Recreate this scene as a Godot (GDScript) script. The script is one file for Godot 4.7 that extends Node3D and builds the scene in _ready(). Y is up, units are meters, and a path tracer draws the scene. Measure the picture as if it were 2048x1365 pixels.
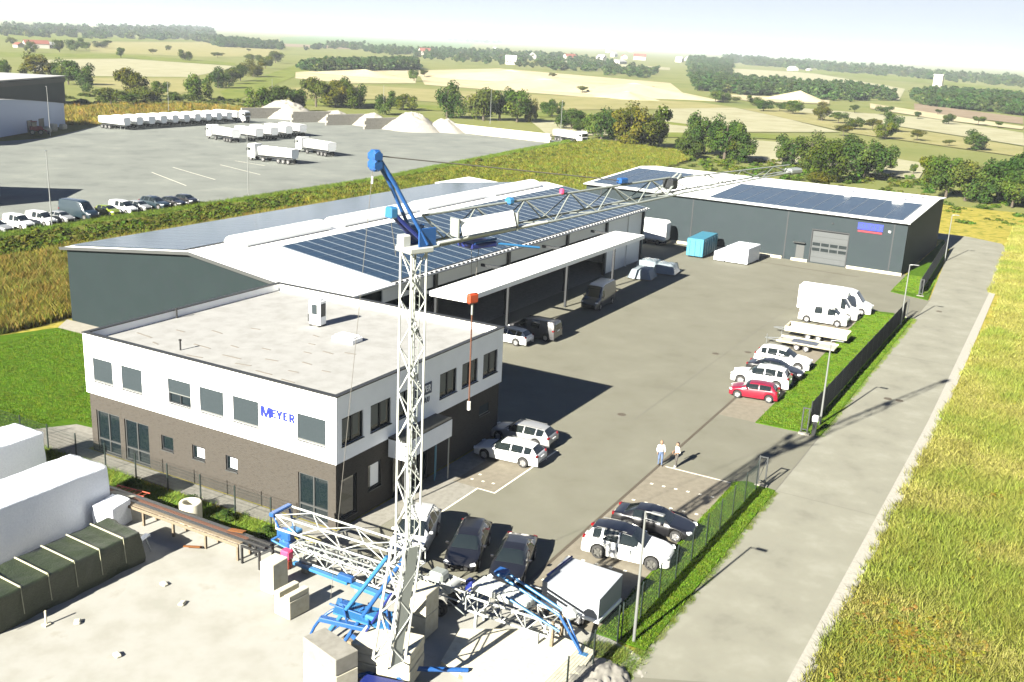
extends Node3D

# ---------------------------------------------------------------- helpers
class MB:
	var v := PackedVector3Array()
	var n := PackedVector3Array()
	var c := PackedColorArray()
	var col := Color(1, 1, 1)
	var tinted := false
	# corners run counter-clockwise seen from outside; stored clockwise as Godot wants
	func tri(a: Vector3, b: Vector3, d: Vector3) -> void:
		var m := (b - a).cross(d - a).normalized()
		v.append(a); v.append(d); v.append(b)
		n.append(m); n.append(m); n.append(m)
		if tinted:
			c.append(col); c.append(col); c.append(col)
	func trin(a: Vector3, b: Vector3, d: Vector3, na: Vector3, nb: Vector3, nd: Vector3) -> void:
		if (b - a).cross(d - a).dot(na + nb + nd) < 0.0:
			var sw := b; b = d; d = sw
			sw = nb; nb = nd; nd = sw
		v.append(a); v.append(d); v.append(b)
		n.append(na); n.append(nd); n.append(nb)
		if tinted:
			c.append(col); c.append(col); c.append(col)
	func quad(a: Vector3, b: Vector3, d: Vector3, e: Vector3) -> void:
		tri(a, b, d); tri(a, d, e)
	func box(o: Vector3, s: Vector3, t := Basis()) -> void:
		var h := s * 0.5
		var p: Array[Vector3] = []
		for i in 8:
			p.append(o + t * Vector3(h.x if i & 1 else -h.x, h.y if i & 2 else -h.y, h.z if i & 4 else -h.z))
		quad(p[4], p[5], p[7], p[6]); quad(p[1], p[0], p[2], p[3])
		quad(p[5], p[1], p[3], p[7]); quad(p[0], p[4], p[6], p[2])
		quad(p[6], p[7], p[3], p[2]); quad(p[0], p[1], p[5], p[4])
	func tube(a: Vector3, b: Vector3, ra: float, rb: float, k := 6, caps := false) -> void:
		var d := (b - a).normalized()
		var s := d.cross(Vector3.UP if absf(d.y) < 0.95 else Vector3.RIGHT).normalized()
		var t := s.cross(d)
		for i in k:
			var f := TAU * i / k
			var g := TAU * (i + 1) / k
			var p := s * cos(f) + t * sin(f)
			var q := s * cos(g) + t * sin(g)
			trin(a + p * ra, b + q * rb, b + p * rb, p, q, p)
			trin(a + p * ra, a + q * ra, b + q * rb, p, q, q)
			if caps:
				tri(b, b + p * rb, b + q * rb); tri(a, a + q * ra, a + p * ra)
	# a flat outline in xz (counter-clockwise seen from above) as a slab between two heights
	func slab(pts: PackedVector2Array, y0: float, y1: float, sides := true) -> void:
		var ix := Geometry2D.triangulate_polygon(pts)
		for i in range(0, ix.size(), 3):
			var a := pts[ix[i]]; var b := pts[ix[i + 1]]; var d := pts[ix[i + 2]]
			if (b - a).cross(d - a) > 0:
				var sw := b; b = d; d = sw
			tri(Vector3(a.x, y1, a.y), Vector3(b.x, y1, b.y), Vector3(d.x, y1, d.y))
		if sides:
			var ccw := not Geometry2D.is_polygon_clockwise(pts)
			for i in pts.size():
				var a := pts[i]; var b := pts[(i + 1) % pts.size()]
				if ccw:
					var sw := a; a = b; b = sw
				quad(Vector3(a.x, y0, a.y), Vector3(b.x, y0, b.y), Vector3(b.x, y1, b.y), Vector3(a.x, y1, a.y))
	# smooth surface through rows of points; flip turns it inside out
	func grid(rows: Array, flip := false, skip := [], only := []) -> void:
		var nr := rows.size(); var nc: int = rows[0].size()
		var nn := []
		for i in nr:
			var l := PackedVector3Array()
			for j in nc:
				var du: Vector3 = rows[mini(i + 1, nr - 1)][j] - rows[maxi(i - 1, 0)][j]
				var dv: Vector3 = rows[i][mini(j + 1, nc - 1)] - rows[i][maxi(j - 1, 0)]
				var m := du.cross(dv).normalized()
				l.append(-m if flip else m)
			nn.append(l)
		for i in nr - 1:
			for j in nc - 1:
				if skip and skip.has(Vector2i(i, j)):
					continue
				if only and not only.has(Vector2i(i, j)):
					continue
				var a: Vector3 = rows[i][j]; var b: Vector3 = rows[i + 1][j]; var d: Vector3 = rows[i + 1][j + 1]; var e: Vector3 = rows[i][j + 1]
				if flip:
					trin(a, d, b, nn[i][j], nn[i + 1][j + 1], nn[i + 1][j]); trin(a, e, d, nn[i][j], nn[i][j + 1], nn[i + 1][j + 1])
				else:
					trin(a, b, d, nn[i][j], nn[i + 1][j], nn[i + 1][j + 1]); trin(a, d, e, nn[i][j], nn[i + 1][j + 1], nn[i][j + 1])
	func mesh() -> ArrayMesh:
		var a := []
		a.resize(Mesh.ARRAY_MAX)
		a[Mesh.ARRAY_VERTEX] = v
		a[Mesh.ARRAY_NORMAL] = n
		if tinted:
			a[Mesh.ARRAY_COLOR] = c
		var m := ArrayMesh.new()
		m.add_surface_from_arrays(Mesh.PRIMITIVE_TRIANGLES, a)
		return m

var rng := RandomNumberGenerator.new()
var M := {}
var taken := {}
var unit_box: BoxMesh
var unit_rod: ArrayMesh
var cache := {}

func rnd(a: float, b: float) -> float:
	return rng.randf_range(a, b)

func numbered(called: String) -> String:
	var k: int = taken.get(called, -1) + 1
	taken[called] = k
	return called if k == 0 else "%s_%03d" % [called, k]

func tag(o: Node, label: String, category: String, group := "", kind := "") -> Node:
	if label: o.set_meta("label", label)
	if category: o.set_meta("category", category)
	if group: o.set_meta("group", group)
	if kind: o.set_meta("kind", kind)
	return o

func thing(called: String, label: String, category: String, at := Vector3.ZERO, turn := 0.0, group := "") -> Node3D:
	var o := Node3D.new()
	o.name = numbered(called)
	add_child(o)
	o.position = at
	o.rotation.y = turn
	tag(o, label, category, group)
	return o

func node(parent: Node, called: String, at := Vector3.ZERO) -> Node3D:
	var o := Node3D.new()
	o.name = called
	parent.add_child(o, true)
	o.position = at
	return o

func obj(called: String, m: Mesh, mt: Material, parent: Node = null) -> MeshInstance3D:
	var o := MeshInstance3D.new()
	o.mesh = m
	o.material_override = mt
	if parent == null:
		o.name = numbered(called)
		add_child(o)
	else:
		o.name = called
		parent.add_child(o, true)
	return o

func ground_sheet(called: String, pts: PackedVector2Array, y: float, mt: Material, thick := 0.0) -> MeshInstance3D:
	var b := MB.new()
	b.slab(pts, y - thick, y, thick > 0)
	var o := obj(called, b.mesh(), mt)
	o.set_meta("kind", "structure")
	return o

func rect(x0: float, z0: float, x1: float, z1: float) -> PackedVector2Array:
	return PackedVector2Array([Vector2(x0, z0), Vector2(x1, z0), Vector2(x1, z1), Vector2(x0, z1)])

# a box of its own under parent; alike pieces share the unit mesh
func bx(parent: Node, called: String, o: Vector3, s: Vector3, mt: Material, t := Basis()) -> MeshInstance3D:
	var m := obj(called, unit_box, mt, parent)
	m.transform = Transform3D(t * Basis.from_scale(s), o)
	return m

func rod(parent: Node, called: String, a: Vector3, b: Vector3, r: float, mt: Material) -> MeshInstance3D:
	var m := obj(called, unit_rod, mt, parent)
	var y := b - a
	var d := y.normalized()
	var x := d.cross(Vector3.UP if absf(d.y) < 0.95 else Vector3.RIGHT).normalized()
	m.transform = Transform3D(Basis(x * r, y, x.cross(d) * r), (a + b) * 0.5)
	return m

func chamfer(s: Vector3, k: float) -> ArrayMesh:
	var key := "ch%s%f" % [s, k]
	if cache.has(key): return cache[key]
	var b := MB.new()
	var h := s * 0.5
	var f := func(ix: int, iy: int, iz: int, ax: int) -> Vector3:
		var p := Vector3(ix * (h.x - (0.0 if ax == 0 else k)), iy * (h.y - (0.0 if ax == 1 else k)), iz * (h.z - (0.0 if ax == 2 else k)))
		return p
	var quads := func(a: Vector3, c: Vector3, d: Vector3, e: Vector3) -> void:
		var m := (c - a).cross(d - a)
		if m.dot(a + c + d + e) < 0: b.quad(a, e, d, c)
		else: b.quad(a, c, d, e)
	for s1 in [-1, 1]:
		quads.call(f.call(s1, -1, -1, 0), f.call(s1, 1, -1, 0), f.call(s1, 1, 1, 0), f.call(s1, -1, 1, 0))
		quads.call(f.call(-1, s1, -1, 1), f.call(1, s1, -1, 1), f.call(1, s1, 1, 1), f.call(-1, s1, 1, 1))
		quads.call(f.call(-1, -1, s1, 2), f.call(1, -1, s1, 2), f.call(1, 1, s1, 2), f.call(-1, 1, s1, 2))
		for s2 in [-1, 1]:
			quads.call(f.call(s1, s2, -1, 0), f.call(s1, s2, 1, 0), f.call(s1, s2, 1, 1), f.call(s1, s2, -1, 1))
			quads.call(f.call(s1, -1, s2, 0), f.call(s1, 1, s2, 0), f.call(s1, 1, s2, 2), f.call(s1, -1, s2, 2))
			quads.call(f.call(-1, s1, s2, 1), f.call(1, s1, s2, 1), f.call(1, s1, s2, 2), f.call(-1, s1, s2, 2))
			for s3 in [-1, 1]:
				var a: Vector3 = f.call(s1, s2, s3, 0); var c: Vector3 = f.call(s1, s2, s3, 1); var d: Vector3 = f.call(s1, s2, s3, 2)
				if (c - a).cross(d - a).dot(a) < 0: b.tri(a, d, c)
				else: b.tri(a, c, d)
	cache[key] = b.mesh()
	return cache[key]

func cbx(parent: Node, called: String, o: Vector3, s: Vector3, mt: Material, k := 0.03, t := Basis()) -> MeshInstance3D:
	var m := obj(called, chamfer(s, k), mt, parent)
	m.transform = Transform3D(t, o)
	return m

func lin(r: float, g: float, b: float) -> Color:
	return Color(r, g, b).linear_to_srgb()

func mat(key: String, r: float, g: float, b: float, rough := 0.8, metal := 0.0) -> StandardMaterial3D:
	var m := StandardMaterial3D.new()
	m.albedo_color = lin(r, g, b)
	m.roughness = rough
	m.metallic = metal
	M[key] = m
	return m

# a material whose colour wanders between several real colours (linear), as grain and patches
func grain(key: String, cols: Array, freq: float, metres: float, rough := 0.9, relief := 0.0, local := false, px := 512) -> StandardMaterial3D:
	var nz := FastNoiseLite.new()
	nz.seed = hash(key) % 10000
	nz.noise_type = FastNoiseLite.TYPE_SIMPLEX_SMOOTH
	nz.frequency = freq
	nz.fractal_octaves = 6
	nz.fractal_gain = 0.62
	var gr := Gradient.new()
	var offs := PackedFloat32Array(); var cs := PackedColorArray()
	for i in cols.size():
		offs.append(0.12 + 0.76 * i / maxf(1.0, cols.size() - 1)); cs.append(lin(cols[i][0], cols[i][1], cols[i][2]))
	gr.offsets = offs; gr.colors = cs
	var t := NoiseTexture2D.new()
	t.width = px; t.height = px; t.seamless = true; t.noise = nz; t.color_ramp = gr
	var m := StandardMaterial3D.new()
	m.albedo_texture = t
	m.roughness = rough
	if rough > .8: m.metallic_specular = 0.2
	m.uv1_triplanar = true
	m.uv1_world_triplanar = not local
	m.uv1_scale = Vector3.ONE / metres
	if relief > 0.0:
		var t2 := NoiseTexture2D.new()
		var n2: FastNoiseLite = nz.duplicate()
		n2.seed = nz.seed + 7
		n2.frequency = freq * 3.0
		t2.width = 256; t2.height = 256; t2.seamless = true; t2.noise = n2
		m.heightmap_enabled = true
		m.heightmap_texture = t2
		m.heightmap_scale = relief
	M[key] = m
	return m

func make_units() -> void:
	unit_box = BoxMesh.new()
	var b := MB.new()
	b.tube(Vector3(0, -0.5, 0), Vector3(0, 0.5, 0), 1, 1, 6, true)
	unit_rod = b.mesh()

const FIELDS := [
	["stubble", [-1096, -874, -1245, -1226, -900, -1005, -696, -765, -670, -643, -733, -579]],
	["meadow", [-701, -472, -689, -578, -562, -574, -516, -527, -621, -519, -621, -416]],
	["straw", [-581, -409, -612, -512, -509, -520, -453, -449, -397, -370, -411, -317, -455, -316]],
	["stubble", [-399, -309, -385, -359, -318, -300, -284, -251, -343, -264]],
	["meadow", [-246, -243, -507, -609, -554, -640, -302, -296]],
	["crop", [-2139, -2394, -6286, -7859, -3551, -5796, -1005, -1616, -1140, -1453, -1252, -1400]],
	["soil", [-1373, -1481, -1218, -1553, -1039, -1324, -1137, -1225]],
	["pit", [-435, -498, -486, -620, -451, -661, -323, -474, -332, -424, -377, -431]],
	["pit", [-451, -661, -483, -846, -273, -756, -182, -549, -199, -463, -258, -466, -311, -466]],
	["stubble", [-308, -341, -321, -410, -244, -442, -156, -497, -125, -468, -168, -348, -235, -335, -258, -285]],
	["meadow", [-254, -280, -219, -313, -135, -344, -102, -345, -95, -324, -124, -320, -202, -289, -238, -263]],
	["straw", [-143, -285, -108, -325, -77, -317, -111, -238]],
	["straw", [-145, -413, -128, -469, -93, -423, -52, -359, -75, -321, -95, -331, -115, -338]],
	["meadow", [-104, -273, -73, -317, -43, -326, -39, -309, -70, -296, -96, -256]],
	["straw", [-70, -288, -50, -291, -7, -263, -3, -221, -37, -224, -56, -240]],
	["stubble", [-123, -464, -112, -491, -67, -445, 10, -359, 13, -315, -48, -358]],
	["straw", [-107, -511, -44, -508, 4, -444, 10, -365, -47, -427, -98, -477]],
	["soil", [-76, -676, -6, -584, -1, -515, -58, -564]],
	["straw", [-481, -1564, -372, -1591, -137, -1011, -91, -710, -189, -1014, -344, -1139]],
	["meadow", [-425, -1617, -133, -1287, -40, -1077, -52, -1254, -416, -2075]],
	["pit", [-190, -612, -168, -623, -119, -631, -108, -582, -143, -543]],
	["pit", [-94, -628, -38, -547, 1, -492, 2, -467, -36, -499, -81, -562]],
	["straw", [-963, -1671, -750, -1462, -503, -1348, -444, -1195, -636, -1244]],
	["meadow", [-1609, -1110, -1469, -1148, -1323, -1304, -1096, -874, -1075, -735]],
]
const WOODS := [
	[-1833, -1267, -2980, -2948, -1256, -1248, -1256, -1048, -1173, -804],
	[-1383, -1339, -1048, -1171, -927, -1045, -993, -994],
	[-827, -936, -1054, -1318, -687, -998, -542, -949, -311, -817, -425, -1099, -771, -1595, -963, -1671, -988, -1433, -1326, -1658],
	[-339, -981, -267, -917, -210, -910, -151, -876, -88, -716, -108, -637, -153, -640, -199, -616],
	[-95, -785, -86, -924, -23, -837, -7, -609, -66, -654],
	[-5816, -4067, -6562, -5404, -7025, -8543, -2896, -4988, -4092, -7041, -5766, -5616, -10158, -7119],
	[-780, -2180, -602, -1912, -330, -1080, -377, -1082],
	[-914, -2823, -98, -1905, -62, -1396, -697, -2168],
	[-465, -537, -551, -802, -465, -678, -435, -522],
]
# x, z, height, width of every tree one can tell apart
const TREES := [
	-391, -256, 8.3, 6.8, -389, -270, 10.8, 11.6, -388, -279, 9.0, 11.8, -354, -260, 10.3, 11.0, -315, -236, 10.1, 8.0, -272, -222, 12.6, 9.3,
	-255, -199, 6.3, 9.7, -250, -202, 4.6, 6.9, -251, -210, 6.4, 9.9, -286, -249, 6.0, 6.7, -247, -218, 4.1, 5.9, -263, -246, 10.9, 8.0,
	-319, -312, 8.6, 10.1, -344, -346, 8.0, 7.6, -362, -371, 8.5, 9.8, -395, -416, 8.9, 10.8, -477, -515, 9.5, 10.7, -562, -620, 10.5, 11.9,
	-215, -228, 9.3, 8.7, -210, -230, 9.9, 9.3, -210, -239, 8.3, 7.1, -223, -265, 11.8, 9.6, -218, -270, 10.6, 12.2, -221, -284, 10.0, 9.3,
	-626, -520, 8.1, 8.1, -705, -622, 4.5, 7.3, -593, -553, 8.0, 9.6, -804, -731, 5.6, 5.9, -649, -643, 4.5, 11.2, -605, -640, 5.8, 10.9,
	-811, -853, 3.8, 5.4, -927, -642, 6.0, 8.5, -708, -503, 8.1, 8.1, -718, -537, 9.8, 8.7, -764, -588, 10.9, 13.6, -779, -612, 7.8, 10.9,
	-852, -690, 7.7, 16.3, -211, -272, 9.6, 7.4, -220, -276, 9.8, 6.5, -187, -259, 8.1, 6.3, -197, -284, 6.6, 8.1, -167, -268, 11.7, 9.9,
	-154, -271, 11.9, 10.1, -151, -277, 11.7, 9.6, -144, -277, 10.7, 10.1, -142, -283, 7.2, 4.8, -149, -313, 7.3, 6.8, -119, -269, 6.8, 7.9,
	-109, -255, 4.8, 4.3, -97, -245, 9.8, 7.7, -89, -238, 10.5, 8.0, -80, -227, 11.2, 9.0, -76, -232, 11.8, 8.2, -77, -241, 7.4, 3.9,
	-340, -497, 7.4, 6.8, -378, -564, 4.7, 6.1, -353, -706, 3.4, 6.1, -227, -500, 3.9, 7.0, -201, -540, 5.0, 5.2, -60, -217, 5.6, 6.3,
	-61, -227, 9.2, 5.5, -60, -231, 11.7, 6.5, -50, -218, 11.2, 7.5, -48, -221, 8.9, 6.2, -45, -220, 7.0, 5.7, -33, -218, 7.5, 6.0,
	-28, -218, 8.3, 6.8, -19, -194, 9.6, 6.1, -22, -231, 8.5, 7.0, -13, -208, 9.3, 7.5, -12, -223, 7.9, 5.9, -17, -182, 3.6, 5.1,
	1, -211, 7.2, 5.5, 7, -191, 8.4, 6.1, 11, -189, 9.1, 6.3, 15, -189, 8.4, 5.9, 18, -196, 10.9, 6.1, 21, -190, 10.0, 6.2,
	20, -186, 6.8, 5.1, -153, -513, 6.7, 10.7, -151, -520, 5.6, 8.0, -144, -521, 3.0, 4.9, -130, -507, 5.2, 6.7, -110, -457, 5.9, 9.4,
	-105, -467, 4.3, 7.0, -95, -454, 6.3, 8.5, -73, -418, 6.8, 6.9, -96, -515, 3.7, 5.5, -64, -409, 4.5, 7.2, -77, -503, 4.0, 5.3,
	-51, -379, 4.8, 6.3, -45, -382, 4.5, 5.7, -37, -382, 7.4, 7.6, -33, -343, 6.6, 6.6, -62, -499, 4.7, 7.1, -23, -347, 3.7, 5.3,
	-11, -335, 2.1, 3.6, -28, -465, 4.8, 5.2, -17, -477, 4.0, 5.8, -8, -469, 2.7, 3.9, -45, -491, 3.4, 5.1, -44, -548, 2.9, 3.8,
	-1, -326, 6.0, 8.0, -47, -341, 3.8, 6.4, -6, -232, 2.6, 1.7,
]
const HOUSES := [
	-566, -1014, 12.1, 10.2, 0, -742, -1390, 10.5, 9.4, 0, -656, -1343, 17.4, 11.4, 1, -674, -1492, 13.5, 10.8, 0, -618, -1433, 31.0, 6.2, 0, -797, -1939, 24.0, 11.7, 1, -831, -1939, 13.8, 9.0, 1, -830, -1229, 16.2, 9.8, 1, -1459, -3245, 17.3, 15.0, 0, -960, -2177, 14.0, 11.7, 0, -1830, -4298, 22.6, 18.1, 0, -865, -1696, 11.3, 7.5, 1, -1216, -2082, 10.3, 8.7, 0, -421, -1678, 14.4, 7.2, 0, -419, -1774, 8.7, 4.1, 0, -712, -1935, 13.4, 10.1, 0, -803, -2228, 15.3, 10.0, 1, -207, -805, 12.5, 2.8, 0, -190, -788, 4.0, 3.2, 0, -813, -586, 20.1, 6.8, 1, -817, -572, 9.2, 4.3, 1, -820, -606, 7.9, 5.4, 0, -3582, -2908, 27.7, 12.5, 0, -3826, -3162, 22.4, 12.0, 0, -4415, -3822, 23.0, 15.9, 0, -6189, -5682, 33.3, 20.5, 0
]

# ---------------------------------------------------------------- materials
func materials() -> void:
	grain("asphalt", [[.104, .102, .079], [.112, .110, .086], [.116, .114, .0895], [.120, .118, .093], [.127, .125, .0985]], 0.006, 34.0, 0.92, 0.0, false, 1024)
	grain("paver", [[.1259, .1137, .0891], [.1419, .1286, .1004], [.1552, .1417, .1125]], 0.03, 9.0, 0.9)
	grain("road", [[.1276, .1262, .1029], [.1481, .1467, .1197], [.1562, .1553, .126], [.1756, .1748, .1449]], 0.007, 30.0, 0.93, 0.0, false, 1024)
	grain("truck_yard", [[.1011, .1094, .1006], [.1205, .1292, .1177], [.1283, .1378, .1245], [.1477, .1576, .1407]], 0.006, 70.0, 0.93, 0.0, false, 1024)
	grain("sand", [[.19, .188, .166], [.205, .203, .181], [.218, .217, .197], [.228, .227, .208], [.196, .192, .166]], 0.006, 22.0, 0.95, 0.5, false, 1024)
	grain("lawn", [[.0226, .0516, .0014], [.0311, .0699, .0017], [.0376, .079, .0024], [.0476, .0881, .0035]], 0.02, 12.0, 0.95, 0.0, false, 1024)
	grain("wild", [[.0879, .0933, .0129], [.1367, .1306, .0193], [.1856, .1632, .0289], [.2246, .1866, .0386], [.1172, .1213, .0161]], 0.008, 22.0, 0.95, 0.0, false, 1024)
	grain("bank", [[.04, .055, .008], [.07, .075, .014], [.095, .09, .02], [.055, .068, .01]], 0.008, 22.0, 0.95, 0.0, false, 1024)
	grain("land", [[.082, .098, .026], [.10, .112, .033], [.116, .122, .04], [.09, .104, .029]], 0.004, 420.0, 0.97, 0.0, false, 1024)
	grain("straw", [[.175, .166, .098], [.2, .194, .122], [.222, .212, .14]], 0.012, 110.0, 0.97)
	grain("stubble", [[.135, .13, .05], [.16, .15, .062], [.18, .162, .072]], 0.012, 130.0, 0.97)
	grain("meadow", [[.062, .085, .014], [.088, .107, .019], [.11, .122, .027]], 0.012, 110.0, 0.97)
	grain("crop", [[.06, .10, .03], [.08, .125, .04]], 0.01, 120.0, 0.97)
	grain("soil", [[.13, .10, .065], [.16, .125, .085]], 0.01, 90.0, 0.97)
	grain("pit", [[.2157, .1887, .112], [.2614, .2296, .1413], [.2876, .2579, .1653]], 0.008, 160.0, 0.97)
	grain("gravel_heap", [[.155, .15, .13], [.20, .192, .168], [.23, .222, .196]], 0.03, 9.0, 0.97)
	grain("concrete", [[.14, .136, .118], [.165, .16, .14], [.185, .18, .16]], 0.02, 6.0, 0.9)
	grain("concrete_pale", [[.3159, .298, .2307], [.3685, .3506, .2752], [.3948, .3769, .3035]], 0.02, 5.0, 0.9)
	grain("slab_edge", [[.19, .18, .15], [.225, .215, .185]], 0.02, 8.0, 0.9)
	grain("kerb_stone", [[.20, .195, .17], [.235, .228, .20], [.25, .243, .215]], 0.03, 4.0, 0.9)
	grain("render_white", [[.74, .75, .75], [.78, .79, .79]], 0.01, 9.0, 0.85)
	var br := grain("clinker", [[.030, .0275, .024], [.038, .0345, .030], [.047, .042, .036], [.043, .040, .035], [.036, .033, .030]], 0.02, 5.0, 0.85, 0.6)
	br.uv1_scale = Vector3(0.22, 0.9, 0.22)
	grain("membrane", [[.1857, .1857, .1767], [.2105, .2116, .2046], [.227, .2288, .2213]], 0.008, 14.0, 0.9, 0.0, false, 1024)
	grain("seam_patch", [[.12, .11, .095], [.16, .15, .13]], 0.05, 2.0, 0.9)
	grain("anthracite", [[.0125, .0185, .0195], [.0138, .02, .0212]], 0.01, 14.0, 0.6)
	M.anthracite.metallic_specular = 0.15
	grain("hall_grey", [[.0185, .0255, .0285], [.0200, .0272, .0303]], 0.01, 14.0, 0.6)
	M.hall_grey.metallic_specular = 0.2
	mat("door_grey", .036, .041, .043, 0.6)
	mat("trim_grey", .0550, .0580, .0580, 0.45, 0.3)
	mat("dark_trim", .012, .014, .016, 0.5)
	mat("coping", .0450, .0460, .0430, 0.4, 0.6)
	mat("zinc", .2600, .2750, .2750, 0.35, 0.7)
	grain("white_sheet", [[.70, .71, .69], [.76, .77, .75]], 0.006, 20.0, 0.45)
	mat("wall_sheet", .6200, .6300, .6000, 0.5)
	var gl := mat("glass", .006, .010, .012, 0.04)
	gl.metallic_specular = 0.8
	mat("curtain", .1000, .1050, .0900, 0.8)
	grain("blind", [[.0214, .0282, .0318], [.0244, .0318, .036]], 0.02, 2.0, 0.75)
	M.blind.metallic_specular = 0.2
	mat("blind_rail", .10, .105, .10, 0.5)
	mat("pvc_white", .72, .73, .72, 0.5)
	var sp := mat("solar", .0050, .0190, .0360, 0.12)
	sp.metallic_specular = 0.75
	var sp1 := mat("solar_b", .0060, .0220, .0410, 0.14)
	sp1.metallic_specular = 0.75
	mat("rail", .0850, .1050, .1250, 0.5)
	mat("rail_dull", .0300, .0420, .0550, 0.5)
	mat("gate_grey", .03, .033, .034, 0.5)
	mat("sign_blue", .0050, .0140, .2000, 0.5)
	mat("sign_red", .1400, .0040, .0140, 0.5)
	mat("sign_navy", .0060, .0220, .0650, 0.5)
	mat("fence_green", .008, .016, .014, 0.5)
	mat("fence_black", .008, .010, .012, 0.5)
	mat("pole", .2200, .2300, .2250, 0.4, 0.6)
	mat("paint_line", .48, .46, .38, 0.8)
	mat("joint", .085, .08, .066, 0.9)
	mat("drain", .055, .045, .03, 0.7)
	mat("black", .006, .006, .006, 0.7)
	mat("rubber", .016, .016, .016, 0.85)
	mat("rim", .42, .42, .42, 0.35, 0.8)
	mat("rim_dark", .15, .15, .14, 0.4, 0.7)
	mat("chrome", .6, .6, .6, 0.2, 1.0)
	mat("lamp_red", .1200, .0030, .0040, 0.2)
	mat("lamp_clear", .55, .57, .58, 0.1)
	var cg := mat("car_glass", .008, .011, .011, 0.03)
	cg.metallic_specular = 0.8
	for p in [["car_white", .55, .56, .55], ["car_silver", .19, .195, .195], ["car_black", .006, .006, .007], ["car_red", .15, .0025, .014], ["car_petrol", .007, .016, .022], ["car_lime", .11, .14, .006], ["car_blue", .012, .018, .028], ["car_grey", .04, .04, .042], ["cream", .34, .31, .22]]:
		var m := mat(p[0], p[1], p[2], p[3], 0.35)
		m.clearcoat_enabled = true
		m.clearcoat = 1.0
		m.clearcoat_roughness = 0.04
	mat("crane_white", .3000, .3150, .3000, 0.45)
	mat("crane_grey", .1500, .1650, .1550, 0.45)
	mat("crane_blue", .0100, .0550, .1800, 0.4)
	mat("crane_sky", .0200, .1000, .2200, 0.4)
	mat("crane_navy", .0070, .0140, .1000, 0.4)
	mat("orange", .2400, .0320, .0080, 0.55)
	mat("pink", .4500, .0300, .0900, 0.6)
	mat("rope", .10, .095, .085, 0.7)
	mat("rusty", .0600, .0220, .0100, 0.9)
	grain("timber", [[.10, .08, .055], [.15, .125, .09], [.08, .06, .042]], 0.02, 1.5, 0.9)
	grain("board_orange", [[.11, .045, .016], [.14, .06, .023]], 0.02, 1.5, 0.85)
	var tp := grain("tarp_green", [[.012, .018, .008], [.018, .025, .011], [.026, .034, .016]], 0.03, 3.0, 0.45, 2.0)
	tp.metallic_specular = 0.5
	var wp := grain("wrap", [[.52, .55, .60], [.58, .61, .65]], 0.03, 3.0, 0.38, 2.5)
	wp.metallic_specular = 0.5
	grain("foil", [[.10, .125, .14], [.17, .195, .21]], 0.04, 2.5, 0.25, 2.0)
	mat("strap", .2200, .2200, .1500, 0.6)
	mat("container_blue", .0260, .1300, .1900, 0.5)
	mat("tent", .2000, .2150, .2350, 0.6)
	mat("shirt_white", .70, .69, .66, 0.85)
	mat("jeans_light", .22, .27, .36, 0.9)
	mat("trousers_grey", .17, .16, .14, 0.9)
	mat("skin", .42, .24, .16, 0.6)
	mat("hair_dark", .02, .015, .012, 0.7)
	mat("hair_fair", .30, .23, .14, 0.7)
	mat("shoe", .50, .49, .47, 0.7)
	mat("bark", .05, .04, .028, 0.95)
	mat("roof_tile", .1200, .0340, .0200, 0.9)
	mat("house_wall", .3000, .2850, .2450, 0.9)
	mat("rust_roof", .1000, .0300, .0200, 0.9)
	mat("shed_roof", .2600, .2600, .2500, 0.6)
	mat("shed_teal", .0040, .0140, .0160, 0.6)
	mat("hall_blue_grey", .30, .36, .47, 0.5)
	for i in 4:
		var l := mat("leaf%d" % i, 1, 1, 1, 0.75)
		l.vertex_color_use_as_albedo = true
		l.metallic_specular = 0.15
		l.backlight = Color(0.12, 0.14, 0.05)
	var lt: StandardMaterial3D = M.leaf0.duplicate()
	lt.albedo_color = Color(1.0, .93, .72)
	M["leaf_warm"] = lt
	lt = M.leaf0.duplicate()
	lt.albedo_color = Color(.78, .86, .82)
	M["leaf_deep"] = lt

func _ready() -> void:
	rng.seed = 4711
	# camera, measured from the picture's vanishing points
	var cam := Camera3D.new()
	cam.name = "camera"
	add_child(cam)
	cam.position = Vector3(33.405, 26.879, 41.443)
	cam.rotation = Vector3(-0.2838, 0.5027, 0.0490)
	cam.fov = 36.54
	cam.near = 0.5
	cam.far = 40000.0
	cam.current = true
	# sky, air and exposure
	var env := Environment.new()
	var sky := Sky.new()
	var sm := ProceduralSkyMaterial.new()
	sm.sky_top_color = lin(.005, .016, .05)
	sm.sky_horizon_color = lin(.158, .174, .190)
	sm.sky_curve = 0.17
	sm.ground_horizon_color = lin(.20, .21, .20)
	sm.ground_bottom_color = lin(.06, .07, .03)
	sm.sun_angle_max = 1.0
	sky.sky_material = sm
	env.background_mode = Environment.BG_SKY
	env.sky = sky
	env.tonemap_mode = Environment.TONE_MAPPER_LINEAR
	env.tonemap_exposure = 5.8
	env.fog_enabled = true
	env.fog_density = 0.0001
	env.fog_light_color = lin(.75, .83, .92)
	env.sdfgi_enabled = true
	env.ssao_enabled = true
	env.ssil_enabled = true
	var we := WorldEnvironment.new()
	we.name = "world_environment"
	we.environment = env
	add_child(we)
	var sun := DirectionalLight3D.new()
	sun.name = "sun"
	add_child(sun)
	sun.look_at_from_position(Vector3.ZERO, Vector3(0.26, -1.0, -1.88))
	sun.light_energy = 1.6
	sun.light_color = Color(1.0, 0.975, 0.92)
	sun.light_angular_distance = 0.5
	sun.shadow_enabled = true
	make_units()
	materials()
	terrain()
	site()
	office()
	hall_one()
	hall_two()
	fences()
	vehicles()
	crane()
	folded_crane()
	building_yard()
	people()
	truck_yard()
	vegetation()
	distance()

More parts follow.
